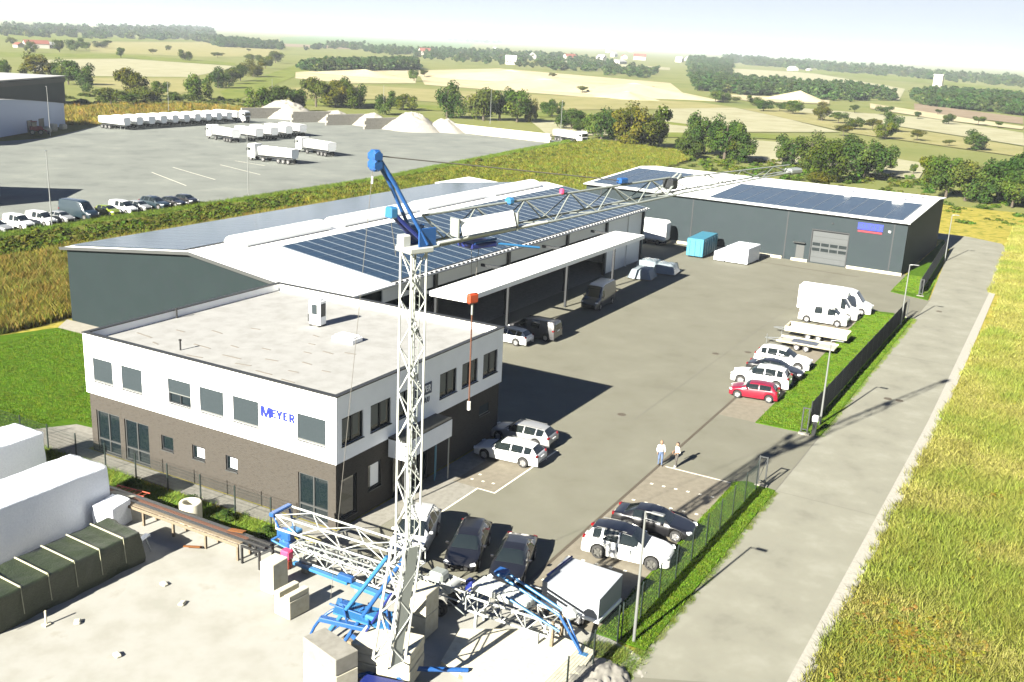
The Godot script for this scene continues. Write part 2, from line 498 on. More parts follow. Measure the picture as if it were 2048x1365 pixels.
# ---------------------------------------------------------------- land and site
func terrain() -> void:
	var g := ground_sheet("ground", rect(-16000, -16000, 9000, 3000), -0.6, M.land)
	g.set_meta("label", "wide flat farmland reaching to the horizon")
	# the level ground of the works, a little above the farmland
	ground_sheet("site_ground", PackedVector2Array([Vector2(-130, 60), Vector2(70, 60), Vector2(48, -160), Vector2(30, -175), Vector2(-60, -175), Vector2(-100, -225), Vector2(-130, -225)]), -0.03, M.wild, 0.7)
	var i := 0
	for f in FIELDS:
		var pts := PackedVector2Array()
		for k in range(0, f[1].size(), 2):
			pts.append(Vector2(f[1][k], f[1][k + 1]))
		if Geometry2D.triangulate_polygon(pts).is_empty():
			pts = Geometry2D.convex_hull(pts)
			pts.remove_at(pts.size() - 1)
		ground_sheet("field", pts, -0.55 + i * 0.015, M[f[0]])
		i += 1
	# far ridges along the horizon
	for r in [[7000.0, 26.0, 3], [9500.0, 62.0, 9], [5200.0, 8.0, 21]]:
		var nz := FastNoiseLite.new()
		nz.seed = r[2]
		nz.frequency = 0.0006
		var b := MB.new()
		var rows := []
		for k in 3:
			var row := PackedVector3Array()
			for a in range(-36, 97):
				var an := deg_to_rad(a * 1.0)
				var d: float = r[0] + k * 600.0
				var p := Vector3(33 - sin(an) * d, 0, 41 - cos(an) * d)
				var h: float = (0.45 + 0.55 * nz.get_noise_2d(p.x, p.z)) * r[1] * (0.45 + 0.55 * clampf((a + 10.0) / 60.0, 0.0, 1.0))
				p.y = -1.0 if k != 1 else maxf(h, 0.5)
				row.append(p)
			rows.append(row)
		b.grid(rows)
		var o := obj("hills", b.mesh(), M.crop)
		o.set_meta("kind", "structure")

func site() -> void:
	# tarmac yard, between the halls, the office and the road fence
	ground_sheet("yard_pavement", PackedVector2Array([Vector2(-46, -98.4), Vector2(16.2, -98.4), Vector2(16.2, -86), Vector2(19.2, -85), Vector2(19.2, 1.3), Vector2(1.6, 1.3), Vector2(1.6, -18), Vector2(-46, -18)]), 0.0, M.asphalt, 0.1)
	ground_sheet("road", PackedVector2Array([Vector2(19.2, 60), Vector2(25.4, 60), Vector2(25.5, -40), Vector2(24.6, -98), Vector2(24.0, -128), Vector2(22.6, -134.5), Vector2(17.2, -137.6), Vector2(-40, -139), Vector2(-40, -133), Vector2(14.6, -131.5), Vector2(16.6, -122), Vector2(19.2, -84)]), -0.006, M.road, 0.08)
	ground_sheet("kerb_strip", PackedVector2Array([Vector2(25.4, 60), Vector2(26.15, 60), Vector2(26.4, -30), Vector2(26.3, -45), Vector2(25.35, -94), Vector2(24.5, -128), Vector2(24.0, -128), Vector2(24.6, -98), Vector2(25.5, -40)]), 0.02, M.kerb_stone, 0.1)
	for r in [[11.55, -20.0, 16.55, 1.2], [11.5, -74.5, 14.35, -31.9]]:
		ground_sheet("parking_pavement", rect(r[0], r[1], r[2], r[3]), 0.005, M.paver)
	# narrow drain channel between drive and parking bays
	ground_sheet("drain_channel", PackedVector2Array([Vector2(11.72, 1.2), Vector2(11.52, 1.2), Vector2(11.0, -66), Vector2(11.2, -66)]), 0.012, M.drain)
	ground_sheet("drain_channel", PackedVector2Array([Vector2(-4, -93.2), Vector2(9.6, -92.6), Vector2(9.6, -92.35), Vector2(-4, -92.95)]), 0.006, M.drain)
	# parking bay of the office with a painted line round it
	ground_sheet("parking_pavement", rect(1.6, -18.0, 4.7, -9.6), 0.005, M.paver)
	ground_sheet("slab_path", rect(0.0, -18, 1.6, 1.3), 0.006, M.concrete, 0.05)
	ground_sheet("slab_path", rect(1.604, -9.58, 3.4, -4.2), 0.007, M.concrete)
	for l in [[4.62, -9.6, 4.74, -18.0], [3.4, -4.0, 3.52, -9.5], [3.4, -9.58, 4.74, -9.46], [11.9, -19.85, 16.4, -19.72]]:
		ground_sheet("painted_line", rect(l[0], minf(l[1], l[3]), l[2], maxf(l[1], l[3])), 0.012, M.paint_line)
	# pale stone studs that mark the parking bays
	for z in [[-16.7, 12.1, 6], [-13.75, 12.1, 6], [-4.9, 12.1, 5], [-1.9, 12.1, 5], [-10.8, 12.1, 6], [-7.8, 12.1, 6]]:
		for k in z[2]:
			var s := ground_sheet("bay_stud", rect(z[1] + k * 0.79, z[0] - k * 0.07, z[1] + k * 0.79 + 0.2, z[0] + 0.2 - k * 0.07), 0.014, M.paint_line)
			s.set_meta("kind", "structure")
	for p in [[2.35, -10.6], [2.4, -11.5], [3.1, -10.7], [3.8, -10.8]]:
		ground_sheet("bay_stud", rect(p[0], p[1], p[0] + 0.18, p[1] + 0.18), 0.014, M.paint_line)
	# joints and a mended trench in the tarmac
	for q in [[19.16, -31.7, 19.22, -20.4], [1.62, -27.0, 11.4, -26.95], [3.0, -60.05, 11.2, -60.0], [6.6, -92.0, 6.65, -27.0], [19.3, -58.04, 25.4, -58.0], [19.3, -20.3, 25.4, -20.26]]:
		ground_sheet("tarmac_joint", rect(q[0], q[1], q[2], q[3]), .0085, M.joint)
	ground_sheet("tarmac_patch", PackedVector2Array([Vector2(19.4, 3.6), Vector2(25.3, .6), Vector2(25.3, 1.3), Vector2(19.4, 4.4)]), .003, M.asphalt)
	# manhole covers
	for p in [[5.4, -27.3], [8.2, -50.0], [5.9, -47.6], [21.8, -44.2], [22.7, -44.3], [20.9, -79.8]]:
		var b := MB.new()
		b.tube(Vector3(p[0], -0.01, p[1]), Vector3(p[0], 0.012, p[1]), 0.32, 0.32, 14, true)
		var o := obj("manhole_cover", b.mesh(), M.drain)
		o.set_meta("kind", "structure")
	# kerbed lawn strips with the fence on them
	for s in [[Vector2(16.6, 1.3), Vector2(16.6, -20), Vector2(17.2, -20.6), Vector2(19.2, -20.2), Vector2(19.2, 1.3)], [Vector2(14.4, -31.8), Vector2(14.2, -74.6), Vector2(16.8, -75.2), Vector2(17.6, -74.2), Vector2(19.1, -73.4), Vector2(19.25, -32.2), Vector2(18.0, -31.9)], [Vector2(14.5, -86.4), Vector2(14.4, -98), Vector2(14.6, -131), Vector2(16.4, -121), Vector2(19.0, -84.6)]]:
		var o := ground_sheet("lawn_strip", PackedVector2Array(s), 0.07, M.lawn, 0.1)
		o.set_meta("label", "mown grass strip along the road fence")
	var lawn := ground_sheet("lawn", PackedVector2Array([Vector2(-45.5, -17), Vector2(-20.6, -17), Vector2(-20.6, -2.9), Vector2(-24.6, -2.4), Vector2(-27.4, 1.9), Vector2(-50, 2.2), Vector2(-47.5, -11)]), 0.03, M.lawn, 0.06)
	lawn.set_meta("label", "mown green lawn beside the office")
	ground_sheet("gravel_apron", PackedVector2Array([Vector2(-47.2, -19.3), Vector2(-20.6, -19.3), Vector2(-20.6, -17), Vector2(-45.5, -17)]), 0.02, M.slab_edge, 0.05)
	ground_sheet("slab_path", PackedVector2Array([Vector2(-24.6, -2.4), Vector2(-20.6, -2.9), Vector2(-20.6, 0.02), Vector2(0, 0.02), Vector2(0, 1.25), Vector2(-20, 1.35), Vector2(-27.4, 1.9)]), 0.025, M.concrete, 0.05)
	# bare sandy storage yard in front of the fence
	ground_sheet("sand_yard", PackedVector2Array([Vector2(-60, 3.3), Vector2(-24, 3.2), Vector2(-9, 3.4), Vector2(-2.8, 2.2), Vector2(3.4, 1.3), Vector2(17.4, 1.3), Vector2(19.2, 1.8), Vector2(19.2, 45), Vector2(-60, 45)]), -0.004, M.sand, 0.1)

func bay_wall(b: MB, o: Vector3, u: Vector3, width: float, y0: float, y1: float, holes: Array, deep: float) -> void:
	# upright wall from o along u with rectangular openings [a0, y0, a1, y1] and their reveals
	var xs := [0.0, width]; var ys := [y0, y1]
	for h in holes:
		for k in [h[0], h[2]]:
			if not xs.has(k): xs.append(k)
		for k in [h[1], h[3]]:
			if not ys.has(k): ys.append(k)
	xs.sort(); ys.sort()
	var inward := u.cross(Vector3.UP) * -1.0
	for i in xs.size() - 1:
		for j in ys.size() - 1:
			var cx: float = (xs[i] + xs[i + 1]) / 2; var cy: float = (ys[j] + ys[j + 1]) / 2
			var open := false
			for h in holes:
				if cx > h[0] and cx < h[2] and cy > h[1] and cy < h[3]: open = true
			if open: continue
			b.quad(o + u * xs[i] + Vector3.UP * ys[j], o + u * xs[i + 1] + Vector3.UP * ys[j], o + u * xs[i + 1] + Vector3.UP * ys[j + 1], o + u * xs[i] + Vector3.UP * ys[j + 1])
	for h in holes:
		var p := [o + u * h[0] + Vector3.UP * h[1], o + u * h[2] + Vector3.UP * h[1], o + u * h[2] + Vector3.UP * h[3], o + u * h[0] + Vector3.UP * h[3]]
		for k in 4:
			var a: Vector3 = p[k]; var c: Vector3 = p[(k + 1) % 4]
			b.quad(a, a + inward * deep, c + inward * deep, c)

# a window set into a wall: frame, panes, mullion, sill, and what hangs in it
func window(parent: Node, o: Vector3, u: Vector3, w: float, h: float, style: String, called := "window") -> Node3D:
	var t := Basis(u, Vector3.UP, u.cross(Vector3.UP))
	var win := node(parent, called, o)
	win.basis = t
	var fm: Material = M.dark_trim if style != "door" else M.trim_grey
	var bars := [[Vector3(w / 2, 0.04, -0.12), Vector3(w, 0.08, 0.08)], [Vector3(w / 2, h - 0.04, -0.12), Vector3(w, 0.08, 0.08)], [Vector3(0.04, h / 2, -0.12), Vector3(0.08, h - 0.16, 0.08)], [Vector3(w - 0.04, h / 2, -0.12), Vector3(0.08, h - 0.16, 0.08)]]
	for k in bars: bx(win, "frame", k[0], k[1], fm)
	bx(win, "pane", Vector3(w / 2, h / 2, -0.15), Vector3(w - 0.14, h - 0.14, 0.02), M.glass)
	if style == "blind" or style == "half":
		var f := 1.0 if style == "blind" else 0.62
		bx(win, "blind", Vector3(w / 2, h - (h * f - 0.1) / 2, -0.045), Vector3(w - 0.03, h * f - 0.1, 0.015), M.blind)
		bx(win, "blind_rail", Vector3(w / 2, h - h * f + 0.08, -0.04), Vector3(w - 0.04, 0.06, 0.03), M.blind_rail)
	if style == "mullion" or style == "door" or style == "half":
		bx(win, "mullion", Vector3(w * 0.5, h / 2, -0.115), Vector3(0.09, h - 0.16, 0.085), fm)
	if style == "door":
		bx(win, "transom", Vector3(w / 2, h * 0.30, -0.1125), Vector3(w - 0.16, 0.09, 0.09), fm)
	if style == "mullion":
		bx(win, "curtain", Vector3(w * 0.25, h * 0.56, -0.132), Vector3(w * 0.36, h * 0.72, 0.012), M.curtain)
		bx(win, "curtain", Vector3(w * 0.70, h * 0.56, -0.132), Vector3(w * 0.26, h * 0.72, 0.012), M.curtain)
	if style == "white":
		bx(win, "curtain", Vector3(w * 0.60, h * 0.5, -0.132), Vector3(w * 0.62, h - 0.3, 0.012), M.pvc_white)
	bx(win, "sill", Vector3(w / 2, -0.02, 0.0), Vector3(w + 0.06, 0.04, 0.14), M.dark_trim if style == "mullion" else M.trim_grey)
	return win

func sign_text(parent: Node, called: String, words: String, size: float, deep: float, mt: Material, at: Vector3, t: Basis, spread := 1.0) -> void:
	var tm := TextMesh.new()
	var f := SystemFont.new()
	f.font_names = PackedStringArray(["Droid Sans"])
	f.font_weight = 700
	tm.text = words
	tm.font = f
	tm.font_size = 64
	tm.pixel_size = size / 46.0
	tm.depth = deep
	var o := obj(called, tm, mt, parent)
	o.transform = Transform3D(t * Basis.from_scale(Vector3(spread, 1, 1)), at)

func office() -> void:
	var W := 20.2; var D := 18.06; var H := 7.92; var hb := 4.0
	var o := thing("office_building", "two-storey flat-roofed office with white upper floor on dark brick base", "building")
	var X := Vector3.RIGHT; var Z := Vector3(0, 0, -1)
	var up_front := [[0.77, 4.88, 2.55, 6.45], [3.35, 4.88, 5.15, 6.45], [7.38, 4.88, 9.27, 6.45], [10.0, 4.88, 11.9, 6.45], [12.64, 4.88, 14.6, 6.45], [17.46, 4.88, 19.46, 6.45]]
	var styles := ["blind", "blind", "half", "blind", "blind", "blind"]
	var up_right := [[0.48, 4.92, 2.42, 6.56], [3.08, 4.92, 5.05, 6.56], [5.72, 4.92, 7.5, 6.56], [10.22, 4.92, 12.2, 6.56], [12.84, 4.92, 14.8, 6.56], [15.49, 4.92, 17.4, 6.56]]
	var b := MB.new()
	bay_wall(b, Vector3(-W, 0, 0), X, W, hb, H, up_front, 0.2)
	bay_wall(b, Vector3(0, 0, 0), Z, D, hb, H, up_right, 0.2)
	bay_wall(b, Vector3(0, 0, -D), -X, W, hb, H, [], 0.2)
	bay_wall(b, Vector3(-W, 0, -D), -Z, D, hb, H, [], 0.2)
	b.quad(Vector3(-W, hb, -D), Vector3(0, hb, -D), Vector3(0, hb, 0), Vector3(-W, hb, 0))
	obj("upper_wall", b.mesh(), M.render_white, o)
	var low_front := [[0.63, 0.12, 2.75, 2.88], [3.19, 0.12, 5.35, 2.85], [6.45, 1.58, 7.47, 2.54], [9.07, 1.62, 10.1, 2.52], [11.81, 1.58, 12.73, 2.52], [17.37, 0.12, 19.51, 2.85]]
	var ls := ["door", "door", "plain", "white", "white", "door"]
	var low_right := [[0.5, 0.4, 2.0, 2.85], [3.05, 1.25, 4.3, 2.88], [15.4, 2.14, 16.7, 2.9]]
	b = MB.new()
	var s := 0.12
	bay_wall(b, Vector3(-W + s, 0, -s), X, W - 2 * s, 0.0, hb, low_front.map(func(q): return [q[0] - s, q[1], q[2] - s, q[3]]), 0.22)
	bay_wall(b, Vector3(-s, 0, -s), Z, D - 2 * s, 0.0, hb, low_right.map(func(q): return [q[0] - s, q[1], q[2] - s, q[3]]), 0.22)
	bay_wall(b, Vector3(-s, 0, -D + s), -X, W - 2 * s, 0.0, hb, [], 0.2)
	bay_wall(b, Vector3(-W + s, 0, -D + s), -Z, D - 2 * s, 0.0, hb, [], 0.2)
	obj("lower_wall", b.mesh(), M.clinker, o)
	for i in 6:
		var q: Array = up_front[i]
		window(o, Vector3(-W + q[0], q[1], 0), X, q[2] - q[0], q[3] - q[1], styles[i])
		q = up_right[i]
		window(o, Vector3(0, q[1], -q[0]), Z, q[2] - q[0], q[3] - q[1], "mullion")
		q = low_front[i]
		window(o, Vector3(-W + q[0], q[1], -s), X, q[2] - q[0], q[3] - q[1], ls[i], "glazed_door" if ls[i] == "door" else "window")
	for i in 3:
		var q: Array = low_right[i]
		window(o, Vector3(-s, q[1], -q[0]), Z, q[2] - q[0], q[3] - q[1], ["plain", "white", "blind"][i])
	# roof: membrane sunk behind a coped parapet
	b = MB.new()
	b.slab(rect(-W + .25, -D + .25, -.25, -.25), H - 0.6, H - 0.5, false)
	obj("roof_membrane", b.mesh(), M.membrane, o)
	b = MB.new()
	for q in [[-W + .25, -D + .25, -.25, -D + .25], [-.25, -D + .25, -.25, -.25], [-.25, -.25, -W + .25, -.25], [-W + .25, -.25, -W + .25, -D + .25]]:
		var a := Vector3(q[0], H - 0.5, q[1]); var c := Vector3(q[2], H - 0.5, q[3])
		b.quad(a, c, c + Vector3.UP * 0.5, a + Vector3.UP * 0.5)
	obj("parapet_lining", b.mesh(), M.pvc_white, o)
	for q in [[Vector3(-W / 2, H + .03, -.12), Vector3(W + .1, .07, .32)], [Vector3(-W / 2, H + .03, -D + .12), Vector3(W + .1, .07, .32)], [Vector3(-.12, H + .03, -D / 2), Vector3(.32, .066, D - .4)], [Vector3(-W + .12, H + .03, -D / 2), Vector3(.32, .066, D - .4)]]:
		bx(o, "coping", q[0], q[1], M.coping)
	# welded membrane repair strips and wet-looking seams
	for q in [[-18.2, -3.1, 1.6], [-17.2, -5.2, .8], [-16.3, -2.3, .7], [-15.2, -6.5, 1.1], [-13.6, -3.6, 1.5], [-12.4, -1.8, 1.2], [-12.0, -4.8, .7], [-10.6, -3.1, 1.5], [-10.1, -5.6, .7], [-9.0, -2.4, 1.1], [-8.3, -4.1, .9], [-7.6, -6.6, .6], [-7.0, -2.0, 1.3], [-6.2, -4.9, .8], [-5.8, -3.2, .7], [-4.9, -1.7, 1.0], [-4.3, -4.4, .6], [-9.6, -9.8, .6], [-5.4, -8.1, .8], [-13.8, -8.6, .7], [-6.6, -7.4, .9], [-8.6, -8.2, .5]]:
		bx(o, "membrane_patch", Vector3(q[0], H - 0.498 + 0.003, q[1]), Vector3(q[2], 0.012, 0.14), M.seam_patch, Basis(Vector3.UP, rng.randf_range(-.25, .25)))
	# wall letters
	sign_text(o, "lettering", "M", 0.62, 0.06, M.sign_blue, Vector3(-5.02, 6.0, 0.04), Basis(), 1.15)
	sign_text(o, "lettering", "EYER", 0.50, 0.06, M.sign_blue, Vector3(-3.78, 6.03, 0.04), Basis(), 1.12)
	var rb := Basis(Z, Vector3.UP, X)
	bx(o, "wall_sign", Vector3(0.03, 6.05, -8.35), Vector3(.05, .72, 1.75), M.sign_navy)
	sign_text(o, "lettering", "MEYER", 0.42, 0.02, M.pvc_white, Vector3(0.06, 6.06, -8.35), rb, 0.8)
	sign_text(o, "lettering", "BAU", 0.34, 0.02, M.sign_navy, Vector3(0.03, 5.32, -8.6), rb, 1.0)
	# entrance porch
	var p := node(o, "porch")
	bx(p, "canopy", Vector3(.62, 4.06, -7.3), Vector3(1.24, .12, 5.0), M.coping)
	bx(p, "fascia", Vector3(1.2, 3.44, -7.3), Vector3(.12, 1.12, 5.0), M.render_white)
	bx(p, "fascia", Vector3(.58, 3.44, -9.74), Vector3(1.12, 1.12, .12), M.render_white)
	bx(p, "fascia", Vector3(.58, 3.44, -4.86), Vector3(1.12, 1.12, .12), M.render_white)
	for z in [-9.65, -4.95]: rod(p, "post", Vector3(1.15, 0, z), Vector3(1.15, 2.9, z), .05, M.zinc)
	for z in [-5.6, -6.5, -7.4, -8.3]:
		bx(p, "glazing", Vector3(.09, 1.45, z), Vector3(.04, 2.7, .8), M.glass)
		bx(p, "frame", Vector3(.1, 1.45, z - .45), Vector3(.1, 2.75, .08), M.trim_grey)
	bx(p, "door_leaf", Vector3(.62, 1.3, -9.0), Vector3(.06, 2.3, .9), M.container_blue, Basis(Vector3.UP, 0.5))
	# things on the roof
	var ac := thing("air_conditioner", "white boxy air conditioner standing on the office roof", "air conditioner", Vector3(-11.2, H - 0.5, -11.9), 0.05)
	cbx(ac, "cabinet", Vector3(0, .95, 0), Vector3(.95, 1.7, .7), M.pvc_white, .04)
	bx(ac, "fan_grille", Vector3(.478, 1.15, 0), Vector3(.02, .9, .5), M.dark_trim)
	bx(ac, "louvre", Vector3(0, 1.2, .355), Vector3(.45, .7, .02), M.blind)
	for k in [-.35, .35]: bx(ac, "foot", Vector3(k, .05, 0), Vector3(.12, .1, .76), M.coping)
	bx(ac, "pipe_box", Vector3(-.56, .5, .2), Vector3(.14, .5, .12), M.dark_trim)
	cbx(ac, "cap", Vector3(0, 1.86, 0), Vector3(.7, .14, .5), M.pvc_white, .03)
	var dome := thing("roof_hatch", "low white roof light box lying on the office roof", "skylight", Vector3(-7.3, H - 0.5, -10.2))
	cbx(dome, "curb", Vector3(0, .15, 0), Vector3(1.7, .3, 1.1), M.pvc_white, .03)
	cbx(dome, "dome", Vector3(0, .36, 0), Vector3(1.5, .12, .9), M.white_sheet, .05)
	var vents := [[Vector3(-14.0, H - .5, -2.2), "short black vent pipe near the office roof's front edge"], [Vector3(-19.75, H - .5, -7.3), "black vent pipe against the office roof's side parapet"]]
	for k in vents:
		var vp := thing("vent_pipe", k[1], "pipe", k[0], 0, "roof vent pipes")
		rod(vp, "pipe", Vector3.ZERO, Vector3(0, .62, 0), .055, M.black)
		rod(vp, "cowl", Vector3(0, .6, 0), Vector3(0, .7, 0), .09, M.black)

# ---------------------------------------------------------------- halls
func panel_pieces(parent: Node, o: Vector3, a: Vector3, d: Vector3, cols: int, rows: int, pc: float, pr: float, gc: float, gr: float, mts: Array, nrm: Vector3) -> void:
	# solar modules: o is the upper corner, a runs along the roof, d down the slope
	var bm := BoxMesh.new()
	bm.size = Vector3(pc - gc, 0.04, pr - gr)
	var t := Basis(a, nrm, a.cross(nrm))
	for i in cols:
		for j in rows:
			var m := obj("solar_panel", bm, mts[rng.randi() % mts.size()], parent)
			m.transform = Transform3D(t * Basis(Vector3.RIGHT, rng.randf_range(-.004, .004)), o + a * (i + .5) * pc + d * (j + .5) * pr + nrm * .09)

func hall_one() -> void:
	var xl := -46.6; var xr := -16.26; var xm := -30.9; var zf := -19.4; var ze := -82.8; var e := 6.72; var r := 8.46
	var o := thing("storage_hall", "long grey gabled storage hall with solar roof behind the office", "building")
	var b := MB.new()
	# gable walls and the closed side
	for k in [[zf, 1], [ze, -1]]:
		var z: float = k[0]
		var p := [Vector3(xl, 0, z), Vector3(xr, 0, z), Vector3(xr, e, z), Vector3(xm, r, z), Vector3(xl, e, z)]
		if k[1] < 0: p.reverse()
		b.tri(p[0], p[1], p[2]); b.tri(p[0], p[2], p[3]); b.tri(p[0], p[3], p[4])
	b.quad(Vector3(xl, 0, ze), Vector3(xl, 0, zf), Vector3(xl, e, zf), Vector3(xl, e, ze))
	obj("wall", b.mesh(), M.anthracite, o)
	# open side: columns, light upper cladding, dark inside back wall
	bx(o, "clad_band", Vector3(xr - .2, 5.95, (zf + ze) / 2 - 3), Vector3(.12, 1.35, zf - ze - 8), M.wall_sheet)
	bx(o, "inner_wall", Vector3(xr - 9, 3.2, (zf + ze) / 2), Vector3(.2, 6.4, zf - ze - .6), M.anthracite)
	for z in [-21.5, -34.2, -47.4, -60.6, -71.1, -82.4]:
		bx(o, "column", Vector3(xr - .05, 3.3, z), Vector3(.32, 6.6, .42), M.dark_trim)
	bx(o, "end_wall", Vector3(xr - 3, 3.2, ze + 5), Vector3(.2, 6.4, 6.0), M.wall_sheet, Basis(Vector3.UP, PI / 2))
	bx(o, "end_wall", Vector3(xr - .2, 3.2, ze + 5.6), Vector3(.1, 6.3, 10.6), M.wall_sheet)
	b = MB.new()
	b.slab(rect(xl, ze, xr, zf), .004, .012, false)
	obj("floor", b.mesh(), M.concrete, o)
	# roof skins
	for k in [[xl - .5, e - .05, xm, r], [xm, r, xr + .45, e - .05]]:
		var m := MB.new()
		var a0 := Vector3(k[0], k[1], zf + .35); var a1 := Vector3(k[2], k[3], zf + .35); var d := Vector3(0, 0, ze - zf - .7); var th := Vector3(0, .16, 0)
		m.quad(a0 + th, a1 + th, a1 + d + th, a0 + d + th)
		m.quad(a0 + d, a1 + d, a1, a0)
		m.quad(a0, a1, a1 + th, a0 + th)
		m.quad(a1 + d, a0 + d, a0 + d + th, a1 + d + th)
		if k[0] < -40: m.quad(a0 + d, a0, a0 + th, a0 + d + th)
		else: m.quad(a1, a1 + d, a1 + d + th, a1 + th)
		obj("roof_sheet", m.mesh(), M.white_sheet, o)
	# verge flashing on the front gable and gutters
	for k in [[Vector3(xl - .5, e + .06, zf + .4), Vector3(xm, r + .11, zf + .4)], [Vector3(xm, r + .11, zf + .4), Vector3(xr + .45, e + .06, zf + .4)]]:
		var a: Vector3 = k[0]; var c: Vector3 = k[1]
		var dd := (c - a).normalized()
		bx(o, "verge", (a + c) / 2, Vector3(a.distance_to(c), .26, .1), M.trim_grey, Basis(dd, Vector3(-dd.y, dd.x, 0), Vector3(0, 0, 1)))
	rod(o, "gutter", Vector3(xr + .5, e + .02, zf + .3), Vector3(xr + .5, e + .02, ze - .3), .1, M.zinc)
	rod(o, "gutter", Vector3(xl - .55, e + .02, zf + .3), Vector3(xl - .55, e + .02, ze - .3), .1, M.zinc)
	# free canopy over the loading side, carried on dark posts beside the wall
	bx(o, "canopy", Vector3(-11.43, 6.35, -47.6), Vector3(3.55, .16, 37.8), M.white_sheet)
	bx(o, "canopy_fascia", Vector3(-9.62, 6.22, -47.6), Vector3(.06, .42, 37.9), M.white_sheet)
	bx(o, "canopy_fascia", Vector3(-11.43, 6.22, -28.66), Vector3(3.5, .42, .06), M.white_sheet)
	for z in [-29.2, -41.6, -54.0, -66.0]:
		bx(o, "canopy_beam", Vector3(-12.8, 6.12, z), Vector3(6.4, .26, .2), M.dark_trim)
		bx(o, "canopy_post", Vector3(-12.9, 3.0, z), Vector3(.22, 6.0, .22), M.dark_trim)
	# solar modules
	var d1 := Vector3(xr + .45 - xm, e - .05 - r, 0).normalized()
	var n1 := Vector3(-d1.y, d1.x, 0)
	var top := Vector3(-28.1, r + .16 + d1.y * 2.8 / d1.x, -27.2)
	panel_pieces(o, top, Vector3(0, 0, -1), d1, 33, 9, 1.68, 1.33, .16, .07, [M.solar, M.solar, M.solar_b], n1)
	var tb := Basis(d1, n1, d1.cross(n1))
	for i in 34: bx(o, "mounting_rail", top + Vector3(0, 0, -1.68 * i) + d1 * 5.98 + n1 * .1, Vector3(12.0, .05, .09), M.rail, tb)
	for j in 10: bx(o, "mounting_rail", top + Vector3(0, 0, -27.7) + d1 * 1.33 * j + n1 * .085, Vector3(.05, .05, 55.4), M.rail_dull, tb)
	# the far slope shows only as one glossy sheet of modules
	var fb := MB.new()
	var d2 := Vector3(xl - .5 - xm, e - .05 - r, 0).normalized()
	var n2 := Vector3(d2.y, -d2.x, 0)
	var t2 := Basis(Vector3(0, 0, -1), n2, Vector3(0, 0, -1).cross(n2))
	for i in 36:
		for j in 11:
			if j < 2 and (i % 12) == 11: continue
			fb.box(Vector3(xm, r + .16, zf - .6) + d2 * (1.5 + (j + .5) * 1.32) + Vector3(0, 0, -(i + .5) * 1.72) + n2 * .1, Vector3(1.67, .04, 1.29), t2)
	var fo := obj("solar_array", fb.mesh(), M.solar, o)
	fo.set_meta("kind", "stuff")
	# dark clips along the upper edge of the far array and along the near eave
	for i in 74:
		bx(o, "module_clip", Vector3(xr + .42, e + .17, -27.6 - i * .75), Vector3(.12, .1, .34), M.dark_trim)
	for i in 96:
		if (i / 8) % 3 == 1: continue
		bx(o, "module_clip", Vector3(xm, r + .2, -21.0 - i * .62) + d2 * 1.42, Vector3(.1, .1, .42), M.dark_trim)
	# barrel rooflights on the ridge
	for k in [[-24.5, -36.0], [-38.0, -50.5], [-52.5, -65.0], [-67.0, -79.0]]:
		var m := MB.new()
		var rows := []
		for z in [k[0], k[0] - .01, k[1] + .01, k[1]]:
			var row := PackedVector3Array()
			for a in 13:
				var f := PI * a / 12.0
				var s := 0.02 if (z == k[0] or z == k[1]) else 1.0
				row.append(Vector3(xm - cos(f) * 1.35, r + .1 + sin(f) * .78 * s, z))
			rows.append(row)
		m.grid(rows, true)
		var sk := obj("rooflight", m.mesh(), M.white_sheet, o)
		for q in 3:
			bx(sk, "rib", Vector3(xm + .95, r + .48, lerpf(k[0], k[1], (q + .5) / 3.0)), Vector3(.7, .05, .08), M.zinc, Basis(Vector3(0, 0, 1), -.75))
	# white shed just behind the far end
	var sh := thing("store_shed", "low white roofed shed behind the far end of the storage hall", "shed", Vector3(-48, 0, -97))
	cbx(sh, "wall", Vector3(0, 2.2, 0), Vector3(13, 4.4, 9), M.wall_sheet, .05)
	bx(sh, "roof", Vector3(0, 4.7, 0), Vector3(13.8, .3, 9.8), M.white_sheet, Basis(Vector3(0, 0, 1), -.05))
	bx(sh, "vent", Vector3(3.5, 5.0, 1.0), Vector3(1.6, .2, .5), M.dark_trim)

